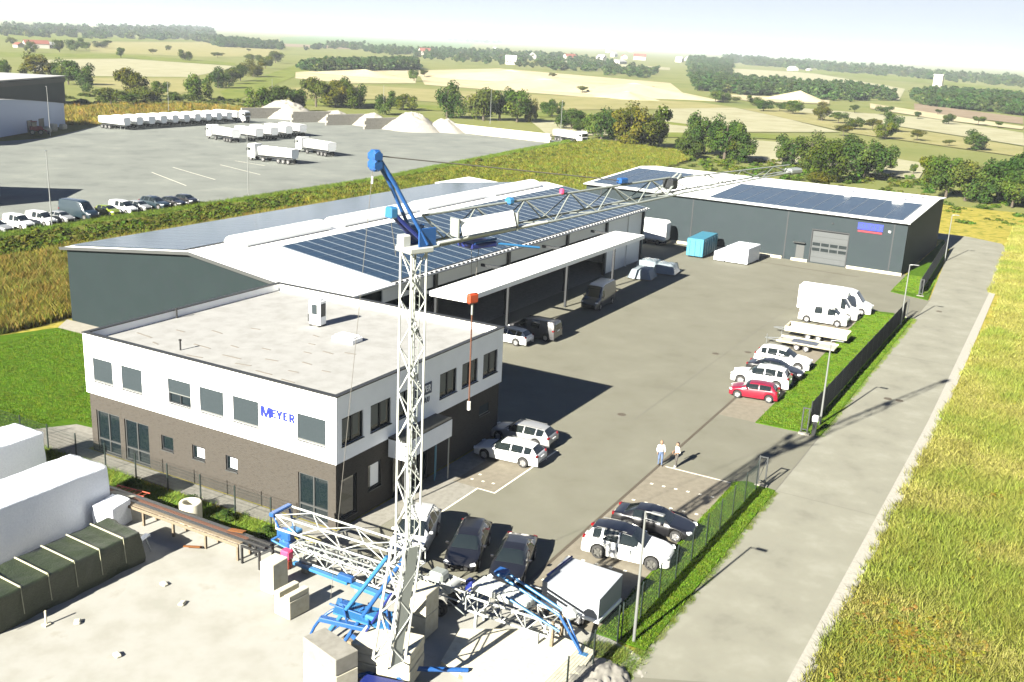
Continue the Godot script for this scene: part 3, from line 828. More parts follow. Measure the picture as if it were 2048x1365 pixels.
func hall_two() -> void:
	var o := thing("works_hall", "wide dark grey works hall with roller door and solar roof", "building", Vector3(0, 0, -97.59), -0.0267)
	var xl := -32.15; var xr := 13.83; var e := 6.8; var rz := -20.0; var r := 7.75; var dz := -26.0; var e2 := 7.3
	var b := MB.new()
	bay_wall(b, Vector3(xl, 0, 0), Vector3.RIGHT, xr - xl, 0, e, [[34.1, 0.1, 38.8, 4.4]], .25)
	for k in [[xr, 1], [xl, -1]]:
		var x: float = k[0]
		var p := [Vector3(x, 0, 0), Vector3(x, 0, dz), Vector3(x, e2, dz), Vector3(x, r, rz), Vector3(x, e, 0)]
		if k[1] < 0: p.reverse()
		b.tri(p[0], p[1], p[2]); b.tri(p[0], p[2], p[3]); b.tri(p[0], p[3], p[4])
	b.quad(Vector3(xr, 0, dz), Vector3(xl, 0, dz), Vector3(xl, e2, dz), Vector3(xr, e2, dz))
	obj("wall", b.mesh(), M.hall_grey, o)
	for x in [-29.7, -15.2, -1.6, 12.2]:
		bx(o, "panel_joint", Vector3(x, 3.3, .012), Vector3(.16, 6.5, .03), M.dark_trim)
	for k in [[0, e, 0.0, rz, r], [1, r, rz, dz, e2]]:
		var m := MB.new()
		var z0: float = k[2] + (.35 if k[0] == 0 else 0.0); var z1: float = k[3] - (.3 if k[0] == 1 else 0.0)
		var a := Vector3(xl - .3, k[1], z0); var c := Vector3(xr + .3, k[1], z0); var d := Vector3(xr + .3, k[4], z1); var f := Vector3(xl - .3, k[4], z1)
		var th := Vector3(0, .14, 0)
		m.quad(a + th, c + th, d + th, f + th)
		m.quad(a, c, c + th, a + th); m.quad(c, d, d + th, c + th); m.quad(f, a, a + th, f + th); m.quad(d, f, f + th, d + th)
		obj("roof_sheet", m.mesh(), M.white_sheet, o)
	rod(o, "gutter", Vector3(xl - .3, e + .03, .46), Vector3(xr + .3, e + .03, .46), .14, M.zinc)
	bx(o, "eave_trim", Vector3((xl + xr) / 2, e - .14, .03), Vector3(xr - xl, .22, .05), M.dark_trim)
	# pale plinth, broken at the doors
	for k in [[xl, -1.8], [-0.5, 1.7], [6.9, xr + .1]]:
		bx(o, "plinth", Vector3((k[0] + k[1]) / 2, .17, .12), Vector3(k[1] - k[0], .34, .3), M.concrete_pale)
	# sectional door
	var dr := node(o, "sectional_door", Vector3(1.95, 0, 0))
	for i in 6:
		bx(dr, "door_panel", Vector3(2.35, .45 + i * .7, -.16), Vector3(4.7, .68, .06), M.door_grey)
	for j in 2:
		for i in 4:
			bx(dr, "pane", Vector3(.62 + i * 1.16, 1.86 + j * .7, -.12), Vector3(1.02, .42, .03), M.glass)
	for k in [[Vector3(-.06, 2.25, .03), Vector3(.12, 4.5, .08)], [Vector3(4.76, 2.25, .03), Vector3(.12, 4.5, .08)], [Vector3(2.35, 4.5, .03), Vector3(4.94, .14, .08)]]:
		bx(dr, "frame", k[0], k[1], M.dark_trim)
	bx(o, "side_door", Vector3(.55, 1.1, .02), Vector3(1.1, 2.1, .04), M.trim_grey)
	bx(o, "door_shade", Vector3(.4, 2.55, .3), Vector3(1.6, .06, .6), M.trim_grey)
	# company sign: blue field over a red line
	bx(o, "wall_sign", Vector3(9.25, 5.75, .05), Vector3(3.2, .92, .08), M.sign_blue)
	sign_text(o, "lettering", "MEYER", .62, .03, M.sign_navy, Vector3(9.25, 5.78, .10), Basis(), 1.15)
	bx(o, "wall_sign", Vector3(9.25, 5.08, .05), Vector3(3.1, .24, .08), M.sign_red)
	bx(o, "wall_lamp", Vector3(11.7, 5.45, .1), Vector3(.3, .22, .2), M.pvc_white)
	bx(o, "wall_lamp", Vector3(4.4, 5.6, .08), Vector3(.25, .14, .16), M.dark_trim)
	# solar modules in blocks on the front slope
	var dn := Vector3(0, r - e, rz).normalized() * -1.0
	var nr := Vector3(0, -rz, r - e).normalized()
	var blocks := [[-31.6, 4, 15, 17.4], [-13.0, 11, 12, 13.7]]
	var nt := Basis(Vector3.RIGHT, nr, Vector3.RIGHT.cross(nr))
	for k in blocks:
		var pc := 2.36
		var at: Vector3 = Vector3(k[0], r + .14, rz) + dn * (20.02 - k[3])
		panel_pieces(o, at, Vector3.RIGHT, dn, k[1], k[2], pc, 1.12, .14, .06, [M.solar, M.solar_b], nr)
		for i in k[1] + 1: bx(o, "mounting_rail", at + Vector3(pc * i, 0, 0) + dn * k[2] * .56 + nr * .1, Vector3(.09, .05, k[2] * 1.12), M.rail, nt)
	for k in [[9.4, 15.5, 1.6], [2.0, 17.0, .9]]:
		var q: Vector3 = Vector3(k[0], r + .14, rz) + dn * (20.0 - k[1])
		cbx(o, "roof_vent", q + Vector3(0, .3, 0), Vector3(k[2], .8, 1.2), M.white_sheet, .08)
	for i in 5:
		bx(o, "module_clip", Vector3(10.4 + i * .8, r + .2, rz + .8), Vector3(.5, .1, .16), M.dark_trim)

# ---------------------------------------------------------------- fences and lamps
func fence_run(called: String, label: String, group: String, a: Vector3, c: Vector3, posts: int, h: float, step: float, mt: Material) -> void:
	var f := thing(called, label, "fence", a, 0, group)
	var d := (c - a)
	var u := d.normalized()
	var w := d.length() / posts
	var b := MB.new()
	var k := 0.0
	while k < w:
		b.tube(Vector3(0, .05, 0) + u * k, Vector3(0, h, 0) + u * k, .006 if step < .2 else .005, .006, 3)
		k += step
	for j in 9:
		b.tube(Vector3(0, .1 + j * (h - .12) / 8.0, 0), Vector3(0, .1 + j * (h - .12) / 8.0, 0) + u * w, .007, .007, 3)
	var pm := b.mesh()
	for i in posts + 1:
		bx(f, "post", u * (i * w) + Vector3(0, h / 2 + .03, 0), Vector3(.06, h + .1, .06), mt)
		if i < posts:
			var p := obj("mesh_panel", pm, mt, f)
			p.position = u * (i * w)

func street_lamp(at: Vector3, h: float, label: String, group: String, arm := Vector3(.75, 0, 0)) -> void:
	var l := thing("street_lamp", label, "street lamp", at, 0, group)
	var b := MB.new()
	b.tube(Vector3.ZERO, Vector3(0, h, 0), .085, .05, 8)
	obj("pole", b.mesh(), M.pole, l)
	rod(l, "arm", Vector3(0, h - .03, 0), arm * .6 + Vector3(0, h + .03, 0), .035, M.pole)
	cbx(l, "lamp_head", arm * .8 + Vector3(0, h + .03, 0), Vector3(.62, .09, .24), M.pole, .03, Basis(arm.normalized(), Vector3.UP, arm.normalized().cross(Vector3.UP)))

func fences() -> void:
	fence_run("mesh_fence", "dark green wire mesh fence between office path and weeds", "", Vector3(-27.5, 0, 1.7), Vector3(-3.2, 0, 1.75), 9, 1.8, .1, M.fence_green)
	fence_run("mesh_fence", "dark green wire mesh fence beside the lawn's near corner", "", Vector3(-44, 0, 2.4), Vector3(-27.5, 0, 1.7), 6, 1.8, .1, M.fence_green)
	fence_run("road_fence", "wire mesh fence on grass beside white and black parked cars", "fences along the road", Vector3(17.9, 0.07, 1.2), Vector3(18.1, 0.07, -19.6), 9, 1.9, .1, M.fence_green)
	fence_run("road_fence", "dark dense bar fence along the middle grass strip", "fences along the road", Vector3(18.1, 0.07, -33.2), Vector3(18.3, 0.07, -73.0), 16, 2.0, .035, M.fence_black)
	fence_run("road_fence", "dark bar fence on grass beside the works hall", "fences along the road", Vector3(17.7, 0.07, -87.0), Vector3(16.3, 0.07, -121.0), 12, 2.0, .05, M.fence_black)
	fence_run("mesh_fence", "wire mesh fence behind the white tent trailer", "", Vector3(17.8, 0, 1.4), Vector3(17.6, 0, 9), 3, 1.9, .1, M.fence_green)
	# gate posts beside the openings
	for k in [[Vector3(18.2, .0, -20.4), 1.0, "steel gate frame at the near end of road fence"], [Vector3(18.1, .0, -31.6), .9, "steel gate frame beside the white pillar box"], [Vector3(18.1, 0, -74.2), 1.0, "steel gate frame at the far end of dark fence"], [Vector3(17.9, 0, -86.2), .8, "steel gate frame near the works hall"]]:
		var g := thing("gate_frame", k[2], "gate", k[0], 0, "sliding gate frames")
		for x in [-.45, .45]:
			cbx(g, "post", Vector3(x * k[1] * .55, 1.05, 0), Vector3(.09, 2.1, .09), M.gate_grey, .015)
		bx(g, "beam", Vector3(0, 2.04, 0), Vector3(.40 * k[1], .07, .07), M.gate_grey)
		bx(g, "beam", Vector3(0, .4, 0), Vector3(.40 * k[1], .06, .07), M.gate_grey)
		rod(g, "brace", Vector3(-.22 * k[1], .4, 0), Vector3(.22 * k[1], 2.0, 0), .018, M.gate_grey)
		bx(g, "footing", Vector3(0, .06, 0), Vector3(.8, .16, .3), M.concrete)
	var pb := thing("pillar_box", "white topped intercom pillar beside the gate opening", "pillar", Vector3(18.75, 0, -31.9))
	cbx(pb, "pillar", Vector3(0, .55, 0), Vector3(.3, 1.1, .25), M.trim_grey, .02)
	cbx(pb, "hood", Vector3(0, 1.3, 0), Vector3(.42, .42, .35), M.pvc_white, .03)
	var lg := "lamps along the road"
	street_lamp(Vector3(18.45, .05, .96), 6.7, "tall grey street lamp nearest the white tent trailer", lg)
	street_lamp(Vector3(18.65, .05, -34.2), 6.7, "tall grey street lamp beside the middle gate opening", lg)
	street_lamp(Vector3(18.4, .05, -70.1), 6.5, "tall grey street lamp near the white box truck", lg)
	street_lamp(Vector3(17.2, .05, -112), 6.5, "distant grey street lamp beside the works hall", lg)

# ---------------------------------------------------------------- vehicles
# station: distance from the nose, top height, shoulder height, half width at shoulder, half width at roof edge
const CARS := {
	"estate": {"L": 4.75, "r": .33, "ax": [.9, 3.72], "ws": [1.25, 1.98], "rw": [4.22, 4.6], "sw": [[1.6, 2.72], [2.8, 3.62], [3.7, 4.2]], "rails": true,
		"st": [[0, .60, .5, .6, .42], [.12, .72, .62, .8, .6], [.5, .83, .76, .89, .7], [1.25, .95, .9, .915, .74], [1.6, 1.19, .92, .915, .66], [1.98, 1.39, .93, .915, .6], [2.8, 1.45, .95, .915, .6], [3.8, 1.42, .97, .905, .57], [4.22, 1.36, .98, .89, .54], [4.6, 1.0, .96, .86, .7], [4.71, .84, .8, .83, .68], [4.75, .52, .45, .78, .62]]},
	"sedan": {"L": 4.8, "r": .33, "ax": [.9, 3.75], "ws": [1.3, 2.05], "rw": [3.4, 4.1], "sw": [[1.62, 2.68], [2.78, 3.5]],
		"st": [[0, .6, .5, .6, .4], [.15, .72, .62, .8, .6], [.6, .83, .76, .89, .7], [1.3, .95, .9, .915, .74], [1.65, 1.18, .92, .915, .66], [2.05, 1.37, .93, .915, .6], [2.7, 1.43, .95, .915, .6], [3.4, 1.37, .97, .905, .57], [3.8, 1.18, .98, .9, .62], [4.1, 1.03, .98, .88, .7], [4.6, 1.0, .94, .85, .7], [4.75, .8, .7, .8, .62], [4.8, .5, .45, .76, .6]]},
	"hatch": {"L": 3.9, "r": .31, "ax": [.72, 3.22], "ws": [1.02, 1.58], "rw": [3.42, 3.7], "sw": [[1.32, 2.32], [2.4, 3.3]],
		"st": [[0, .6, .48, .55, .4], [.1, .78, .66, .74, .55], [.5, .9, .8, .83, .66], [1.02, .99, .92, .85, .7], [1.3, 1.2, .94, .85, .66], [1.58, 1.38, .95, .85, .63], [2.4, 1.42, .97, .85, .63], [3.15, 1.39, .98, .84, .61], [3.42, 1.32, .99, .83, .6], [3.7, 1.0, .96, .8, .64], [3.85, .8, .72, .76, .6], [3.9, .48, .42, .7, .55]]},
	"suv": {"L": 4.9, "r": .38, "ax": [.92, 3.9], "ws": [1.4, 2.15], "rw": [4.4, 4.7], "sw": [[1.75, 2.78], [2.86, 3.72], [3.82, 4.3]], "rails": true,
		"st": [[0, .72, .58, .64, .45], [.14, .95, .8, .84, .62], [.6, 1.06, .97, .94, .74], [1.4, 1.14, 1.09, .965, .78], [1.76, 1.42, 1.11, .965, .72], [2.15, 1.67, 1.12, .965, .68], [2.9, 1.76, 1.14, .965, .68], [3.9, 1.73, 1.17, .96, .65], [4.4, 1.64, 1.19, .945, .62], [4.7, 1.2, 1.16, .92, .74], [4.85, 1.0, .93, .89, .7], [4.9, .58, .5, .83, .62]]},
	"van": {"L": 4.95, "r": .34, "ax": [.92, 4.05], "ws": [.95, 1.62], "rw": [4.83, 4.9], "sw": [[1.22, 2.05], [2.55, 3.35]],
		"st": [[0, .66, .52, .68, .5], [.1, 1.0, .85, .87, .66], [.5, 1.13, 1.0, .94, .74], [.95, 1.21, 1.08, .955, .78], [1.3, 1.56, 1.1, .955, .76], [1.62, 1.82, 1.11, .955, .77], [2.5, 1.9, 1.12, .955, .78], [4.6, 1.88, 1.13, .955, .77], [4.83, 1.82, 1.13, .95, .75], [4.9, 1.15, 1.08, .94, .82], [4.95, .45, .4, .9, .8]]},
	"bigvan": {"L": 5.9, "r": .36, "ax": [1.0, 4.7], "ws": [.95, 1.75], "rw": [5.82, 5.86], "sw": [[1.3, 2.2]],
		"st": [[0, .72, .55, .7, .52], [.1, 1.05, .9, .9, .7], [.5, 1.22, 1.1, .98, .78], [.95, 1.35, 1.2, 1.0, .82], [1.35, 1.9, 1.25, 1.0, .8], [1.75, 2.38, 1.26, 1.0, .8], [2.5, 2.55, 1.28, 1.0, .82], [5.5, 2.55, 1.28, 1.0, .82], [5.82, 2.48, 1.28, .99, .8], [5.86, 1.4, 1.2, .99, .86], [5.9, .5, .42, .96, .86]]},
	"combi": {"L": 4.35, "r": .31, "ax": [.82, 3.55], "ws": [.95, 1.55], "rw": [4.2, 4.3], "sw": [[1.2, 2.05], [2.15, 2.95]],
		"st": [[0, .62, .5, .62, .45], [.1, .9, .76, .8, .6], [.5, 1.0, .9, .86, .68], [.95, 1.08, .99, .88, .72], [1.25, 1.4, 1.01, .88, .7], [1.55, 1.72, 1.02, .88, .7], [2.3, 1.82, 1.03, .88, .7], [4.0, 1.8, 1.04, .88, .69], [4.2, 1.72, 1.04, .87, .67], [4.3, 1.1, 1.0, .86, .72], [4.35, .45, .4, .82, .7]]},
}

func car_shape(kind: String) -> Dictionary:
	if cache.has(kind): return cache[kind]
	var d: Dictionary = CARS[kind]
	var xs := []
	for s in d.st: xs.append(float(s[0]))
	for a in d.ax:
		for k in [-1.24, -1.16, -1.0, -.72, -.38, 0.0, .38, .72, 1.0, 1.16, 1.24]: xs.append(a + k * d.r)
	for s in d.sw: xs.append_array([s[0], s[1]])
	xs.sort()
	var ux := [xs[0]]
	for x in xs:
		if x - ux[-1] > .012: ux.append(x)
	if ux[-1] < d.L: ux.append(d.L)
	var rows := []
	for x in ux:
		var k := 0
		while k < d.st.size() - 2 and d.st[k + 1][0] < x: k += 1
		var a: Array = d.st[k]; var c: Array = d.st[k + 1]
		var f := clampf((x - a[0]) / (c[0] - a[0]), 0.0, 1.0)
		var yt := lerpf(a[1], c[1], f); var yb := lerpf(a[2], c[2], f); var wb := lerpf(a[3], c[3], f); var wr := lerpf(a[4], c[4], f)
		var ys := .21
		for ax in d.ax:
			var dx: float = absf(x - ax) / d.r
			if dx < 1.2: ys = maxf(ys, d.r + sqrt(1.44 - dx * dx) * d.r)
		ys = minf(ys, yb - .1)
		var e := clampf((yt - yb) * .14, .015, .06)
		var half := [Vector2(wb * .9, ys), Vector2(wb * .985, ys + .05), Vector2(wb, lerpf(ys + .05, yb, .55)), Vector2(wb * .98, yb), Vector2(wr, yt - e), Vector2(wr * .8, yt - .012), Vector2(0, yt)]
		var row := PackedVector3Array()
		var px: float = d.L / 2 - x
		for j in 7: row.append(Vector3(px, half[j].y, half[j].x))
		for j in 6: row.append(Vector3(px, half[5 - j].y, -half[5 - j].x))
		rows.append(row)
	var glass := {}
	var cells := {"windscreen": [[]], "rear_window": [[]], "side_window": [], "roof": [[]]}
	for s in d.sw:
		cells.side_window.append([]); cells.side_window.append([])
	for i in ux.size() - 1:
		var m: float = (ux[i] + ux[i + 1]) / 2
		for j in 12:
			var c := Vector2i(i, j)
			if j >= 4 and j <= 7:
				if m > d.ws[0] and m < d.ws[1]: cells.windscreen[0].append(c); glass[c] = 1
				elif m > d.rw[0] and m < d.rw[1]: cells.rear_window[0].append(c); glass[c] = 1
				elif m > d.ws[1] and m < d.rw[0]: cells.roof[0].append(c)
			elif j == 3 or j == 8:
				for q in d.sw.size():
					if m > d.sw[q][0] and m < d.sw[q][1]: cells.side_window[q * 2 + (0 if j == 3 else 1)].append(c); glass[c] = 1
	var out := {"parts": []}
	var b := MB.new()
	b.grid(rows, true, glass.keys())
	out.body = b.mesh()
	for nm in ["windscreen", "rear_window", "side_window", "roof"]:
		for l in cells[nm]:
			if l.is_empty(): continue
			b = MB.new()
			b.grid(rows, true, [], l)
			if nm == "roof": out.roof = b.mesh()
			else: out.parts.append([nm, b.mesh()])
	cache[kind] = out
	return out

func wheel(parent: Node, at: Vector3, r: float, w: float, side: float, rimmat: Material) -> void:
	var key := "wheel%.2f%.2f" % [r, w]
	if not cache.has(key):
		var b := MB.new()
		var rows := []
		for p in [[.66, .5], [.9, .5], [.98, .4], [1.0, .2], [1.0, -.2], [.98, -.4], [.9, -.5], [.3, -.5]]:
			var row := PackedVector3Array()
			for k in 21: row.append(Vector3(cos(TAU * k / 20) * r * p[0], sin(TAU * k / 20) * r * p[0], p[1] * w))
			rows.append(row)
		b.grid(rows)
		var q := MB.new()
		for k in 5:
			var t := Basis(Vector3(0, 0, 1), TAU * k / 5)
			q.box(t * Vector3(r * .36, 0, w * .43), Vector3(r * .6, r * .2, .03), t)
		q.tube(Vector3(0, 0, w * .1), Vector3(0, 0, w * .46), r * .18, r * .16, 10, true)
		q.tube(Vector3(0, 0, w * .40), Vector3(0, 0, w * .47), r * .68, r * .66, 20)
		q.tube(Vector3(0, 0, w * .08), Vector3(0, 0, w * .14), r * .66, r * .66, 16, true)
		cache[key] = [b.mesh(), q.mesh()]
	var n := node(parent, "wheel", at)
	if side < 0: n.rotation.y = PI
	obj("tyre", cache[key][0], M.rubber, n)
	obj("rim", cache[key][1], rimmat, n)

func car(called: String, kind: String, paint: String, at: Vector3, turn: float, label: String, category := "car", group := "", opt := {}) -> Node3D:
	var s := car_shape(kind)
	var d: Dictionary = CARS[kind]
	var o := thing(called, label, category, at, turn, group)
	obj("body", s.body, M[paint], o)
	for p in s.parts: obj(p[0], p[1], M[opt.get("glass", "car_glass")] if p[0] != "side_window" or not opt.has("panel") else M[paint], o)
	if opt.has("roof"):
		var rf := obj("roof", s.roof, M[opt.roof], o)
		rf.position.y = .004
	var hw: float = d.st[4][3]
	bx(o, "underbody", Vector3(0, .42, 0), Vector3(d.L - .5, .42, hw * 2 - .34), M.black)
	for a in d.ax:
		for k in [-1, 1]: wheel(o, Vector3(d.L / 2 - a, d.r, k * (hw - .09)), d.r, .22, k, M[opt.get("rim", "rim")])
	var yl: float = d.st[1][2] + .02
	for k in [-1, 1]:
		cbx(o, "headlight", Vector3(d.L / 2 - .19, yl, k * (d.st[1][3] - .12)), Vector3(.3, .13, .3), M.lamp_clear, .03, Basis(Vector3.UP, -k * .45))
		cbx(o, "tail_light", Vector3(-d.L / 2 + .14, d.st[-3][2] - .06, k * (d.st[-2][3] - .1)), Vector3(.2, .16, .26), M.lamp_red, .03, Basis(Vector3.UP, k * .3))
		cbx(o, "mirror", Vector3(d.L / 2 - d.ws[0] - .42, d.st[4][2] + .06, k * (hw + .09)), Vector3(.14, .13, .2), M[paint], .03)
	bx(o, "grille", Vector3(d.L / 2 - .03, .45, 0), Vector3(.1, .16, .9), M.black)
	bx(o, "number_plate", Vector3(-d.L / 2 - .005, d.st[-2][2] - .06, 0), Vector3(.03, .11, .5), M.pvc_white)
	if d.has("rails"):
		for k in [-1, 1]:
			rod(o, "roof_rail", Vector3(d.L / 2 - d.ws[1] - .3, d.st[6][1] - .005, k * (d.st[6][4] - .03)), Vector3(d.L / 2 - d.rw[0] + .25, d.st[7][1] - .01, k * (d.st[7][4] - .03)), .025, M[opt.get("rails", "trim_grey")])
	return o

func vehicles() -> void:
	var F := "cars parked in the office bays"
	car("parked_car", "estate", "car_white", Vector3(2.75, 0, -14.75), PI + .09, "white estate car reversed out of office shade, bonnet shaded", "car", F)
	car("parked_car", "estate", "car_silver", Vector3(1.9, 0, -18.1), PI + .06, "silver estate car half in shade behind white estate", "car", F)
	F = "cars parked by the road fence"
	var su := car("parked_car", "suv", "car_white", Vector3(14.85, .01, -6.65), .13, "white off-roader with black roof beside the road fence", "car", F, {"roof": "car_black", "rim": "rim_dark"})
	for x in [.35, -.35]: bx(su, "door_print", Vector3(x, .8, .985), Vector3(.07, .3, .012), M.blind)
	car("parked_car", "sedan", "car_black", Vector3(14.8, .01, -10.5), .1, "black saloon car behind the white off-roader", "car", F)
	car("parked_car", "hatch", "car_red", Vector3(12.55, .01, -37.5), PI + .14, "small red hatchback car at the end of its row", "car", F, {"roof": "car_red"})
	car("parked_car", "suv", "car_white", Vector3(12.0, .01, -41.2), PI + .08, "white family car between red hatchback and black car", "car", F)
	car("parked_car", "sedan", "car_black", Vector3(12.25, .01, -44.5), .03, "black car squeezed between two white cars", "car", F)
	car("parked_car", "suv", "car_white", Vector3(12.1, .01, -47.6), .04, "white off-roader next to the flat car trailer", "car", F)
	F = "cars parked under the crane"
	car("parked_car", "suv", "car_white", Vector3(4.5, 0, -1.2), -PI / 2 + .35, "white car half hidden behind the crane mast", "car", F)
	car("parked_car", "estate", "car_black", Vector3(7.5, 0, -1.9), -PI / 2 + .35, "black estate car beside the crane's white truss", "car", F)
	car("parked_car", "sedan", "car_black", Vector3(10.3, 0, -1.9), -PI / 2 + .3, "black saloon car nearest the white tent trailer", "car", F)
	car("parked_car", "estate", "car_white", Vector3(-11.3, 0, -38.9), PI + .03, "white estate car in shade behind the office corner")
	car("parked_van", "van", "car_grey", Vector3(-10.1, 0, -42.0), PI + .04, "dark grey van in shade behind the office corner", "van", "", {"rails": "black"})
	var dv := car("parked_van", "bigvan", "car_blue", Vector3(-10.4, 0, -56.9), -PI / 2 + .06, "dark box van with pale roof in the hall's shade", "van", "", {"roof": "car_white"})
	dv.scale = Vector3(.93, 1, 1.0)
	F = "vans parked by the gate"
	car("parked_van", "van", "car_white", Vector3(11.4, .01, -65.8), .02, "small white van parked in front of the box truck", "van", F)
	car("parked_van", "bigvan", "car_white", Vector3(12.0, .01, -72.6), .03, "white high-roof van beyond the box truck", "van", F, {"panel": 1})
	# box truck: van nose with a big box body
	var t := thing("box_truck", "white box truck lettered MEYER beside the small van", "truck", Vector3(11.2, .01, -69.0), .03)
	var s := car_shape("bigvan")
	var cab := node(t, "cab", Vector3(.1, 0, 0))
	obj("body", s.body, M.car_white, cab)
	for p in s.parts: obj(p[0], p[1], M.car_glass, cab)
	cbx(t, "box_body", Vector3(-1.0, 1.95, 0), Vector3(4.5, 2.5, 2.15), M.pvc_white, .06)
	cbx(t, "wind_deflector", Vector3(1.45, 2.7, 0), Vector3(.7, .75, 1.9), M.pvc_white, .2)
	bx(t, "underbody", Vector3(0, .45, 0), Vector3(5.6, .4, 1.5), M.black)
	for x in [2.05, -1.6]:
		for k in [-1, 1]: wheel(t, Vector3(x, .36, k * .93), .36, .24, k, M.rim)
	sign_text(t, "lettering", "MEYER", .42, .012, M.trim_grey, Vector3(-1.1, 2.5, 1.082), Basis(), 1.1)
	# flat car trailer
	t = thing("car_trailer", "flat car trailer with dark deck mat and twin axle", "trailer", Vector3(12.2, .01, -54.5), .02, "trailers by the fence")
	cbx(t, "deck", Vector3(.3, .62, 0), Vector3(5.4, .1, 2.1), M.cream, .02)
	bx(t, "deck_mat", Vector3(.1, .675, 0), Vector3(2.4, .012, 1.5), M.car_blue)
	for k in [-1, 1]:
		bx(t, "side_rail", Vector3(.3, .68, k * 1.02), Vector3(5.4, .16, .06), M.cream)
		rod(t, "drawbar", Vector3(-2.3, .55, k * .6), Vector3(-3.7, .5, 0), .05, M.zinc)
		for x in [-.45, .45]: wheel(t, Vector3(x, .32, k * 1.0), .32, .2, k, M.rim)
		cbx(t, "mudguard", Vector3(0, .72, k * 1.02), Vector3(1.7, .06, .26), M.cream, .02)
	rod(t, "winch_post", Vector3(-2.2, .6, 0), Vector3(-2.2, 1.4, 0), .04, M.zinc)
	rod(t, "jockey_wheel", Vector3(-3.5, 0, .15), Vector3(-3.5, .9, .15), .04, M.zinc)
	t = thing("box_trailer", "long cream low-sided trailer behind the flat trailer", "trailer", Vector3(12.2, .01, -58.9), .02, "trailers by the fence")
	cbx(t, "bed", Vector3(.2, .66, 0), Vector3(6.0, .12, 2.2), M.cream, .02)
	for k in [-1, 1]:
		cbx(t, "side_board", Vector3(.2, .9, k * 1.08), Vector3(6.0, .42, .05), M.cream, .015)
		rod(t, "drawbar", Vector3(-2.7, .55, k * .6), Vector3(-4.1, .5, 0), .05, M.zinc)
		for x in [-.5, .5]: wheel(t, Vector3(x, .32, k * .95), .32, .2, k, M.rim)
	for x in [-2.78, 3.18]: cbx(t, "end_board", Vector3(x, .9, 0), Vector3(.05, .42, 2.1), M.cream, .015)
	# cars of the neighbouring yard, in one row
	F = "cars in a row beside the truck yard"
	var row := [["sedan", "car_silver", -41.0, "silver saloon car, first of the row at picture edge"], ["combi", "car_white", -44.3, "white small van, first of two beside silver saloon"], ["combi", "car_white", -47.7, "white small van next to the silver hatchback"], ["hatch", "car_silver", -50.8, "silver hatchback between white van and petrol van"], ["bigvan", "car_petrol", -54.2, "big dark petrol van in the truck yard row"], ["hatch", "car_lime", -58.6, "lime green hatchback beside the petrol van"], ["combi", "car_white", -61.3, "white small van beside the lime hatchback"], ["hatch", "car_silver", -64.2, "silver hatchback beside a dark petrol car"], ["suv", "car_petrol", -67.2, "dark petrol off-roader near end of yard row"], ["sedan", "car_black", -70.4, "black saloon car, last but one of yard row"], ["hatch", "car_black", -73.4, "small black car, last of the yard row"]]
	for k in row:
		car("parked_van" if k[0] == "bigvan" else "parked_car", k[0], k[1], Vector3(-88.6 - (0.6 if k[0] == "bigvan" else 0.0), 0.04, k[2]), rnd(-.06, .06) + .05, k[3], "van" if k[0] == "bigvan" else "car", F, {"panel": 1} if k[0] == "bigvan" else {})
	# containers and stacks in front of the works hall
	t = thing("container", "light blue steel skip container before the works hall", "container", Vector3(-11.5, 0, -92.6), .04)
	cbx(t, "tub", Vector3(0, 1.35, 0), Vector3(2.3, 2.3, 6.6), M.container_blue, .06)
	for i in 6:
		for k in [-1, 1]: bx(t, "rib", Vector3(k * 1.18, 1.3, -2.7 + i * 1.08), Vector3(.1, 2.1, .12), M.container_blue)
	for i in 3: bx(t, "rib", Vector3(-.75 + i * .75, 1.3, 3.34), Vector3(.1, 2.1, .1), M.container_blue)
	for x in [-.8, .8]: bx(t, "skid", Vector3(x, .1, 0), Vector3(.2, .2, 6.2), M.car_blue)
	bx(t, "lid", Vector3(0, 2.53, 0), Vector3(2.2, .06, 6.4), M.container_blue)
	for k in [[-8.1, 1.2], [-6.5, 2.1], [-5.0, 2.1]]:
		var st := thing("pallet_stack", "white wrapped stack of boards, %s" % ["lowest of three beside blue container" if k[1] < 2 else ("middle of three beside blue container" if k[0] < -6 else "end one of three near the works hall")], "stack", Vector3(k[0] + .3, 0, -91.6), -.05, "white stacks by the blue container")
		cbx(st, "wrapping", Vector3(0, k[1] / 2 + .12, 0), Vector3(1.5, k[1], 4.6), M.wrap, .06)
		for z in [-1.8, 0.0, 1.8]: bx(st, "bearer", Vector3(0, .06, z), Vector3(1.5, .12, .12), M.timber)
	t = thing("site_cabin", "white rounded silo trailer against the works hall wall", "trailer", Vector3(-19.6, 0, -95.2), .0)
	cbx(t, "shell", Vector3(0, 2.0, 0), Vector3(4.2, 2.9, 2.2), M.pvc_white, .3)
	bx(t, "chassis", Vector3(0, .45, 0), Vector3(4.6, .25, 1.7), M.dark_trim)
	for x in [-1, 1]: wheel(t, Vector3(x, .38, .9), .38, .25, 1, M.rim_dark)
	for k in [[-12.0, -73.0, "foil covered pallet stack, nearest in the hall's shade"], [-10.8, -77.6, "foil covered pallet stack at the shade's sunny edge"], [-13.4, -78.4, "foil covered pallet stack deepest in the hall's shade"]]:
		var st := thing("pallet_stack", k[2], "stack", Vector3(k[0], 0, k[1]), .1, "foil covered stacks beside the hall")
		var b := MB.new()
		var rows := []
		for i in 8:
			var rw := PackedVector3Array()
			for j in 8:
				var px := (i / 7.0 - .5) * 3.0; var pz := (j / 7.0 - .5) * 3.4
				var edge := maxf(absf(i / 7.0 - .5), absf(j / 7.0 - .5)) * 2.0
				rw.append(Vector3(px, (1.25 + rnd(-.12, .12)) * (1.0 - pow(edge, 8.0) * .85), pz))
			rows.append(rw)
		b.grid(rows, true)
		obj("foil_cover", b.mesh(), M.foil, st)
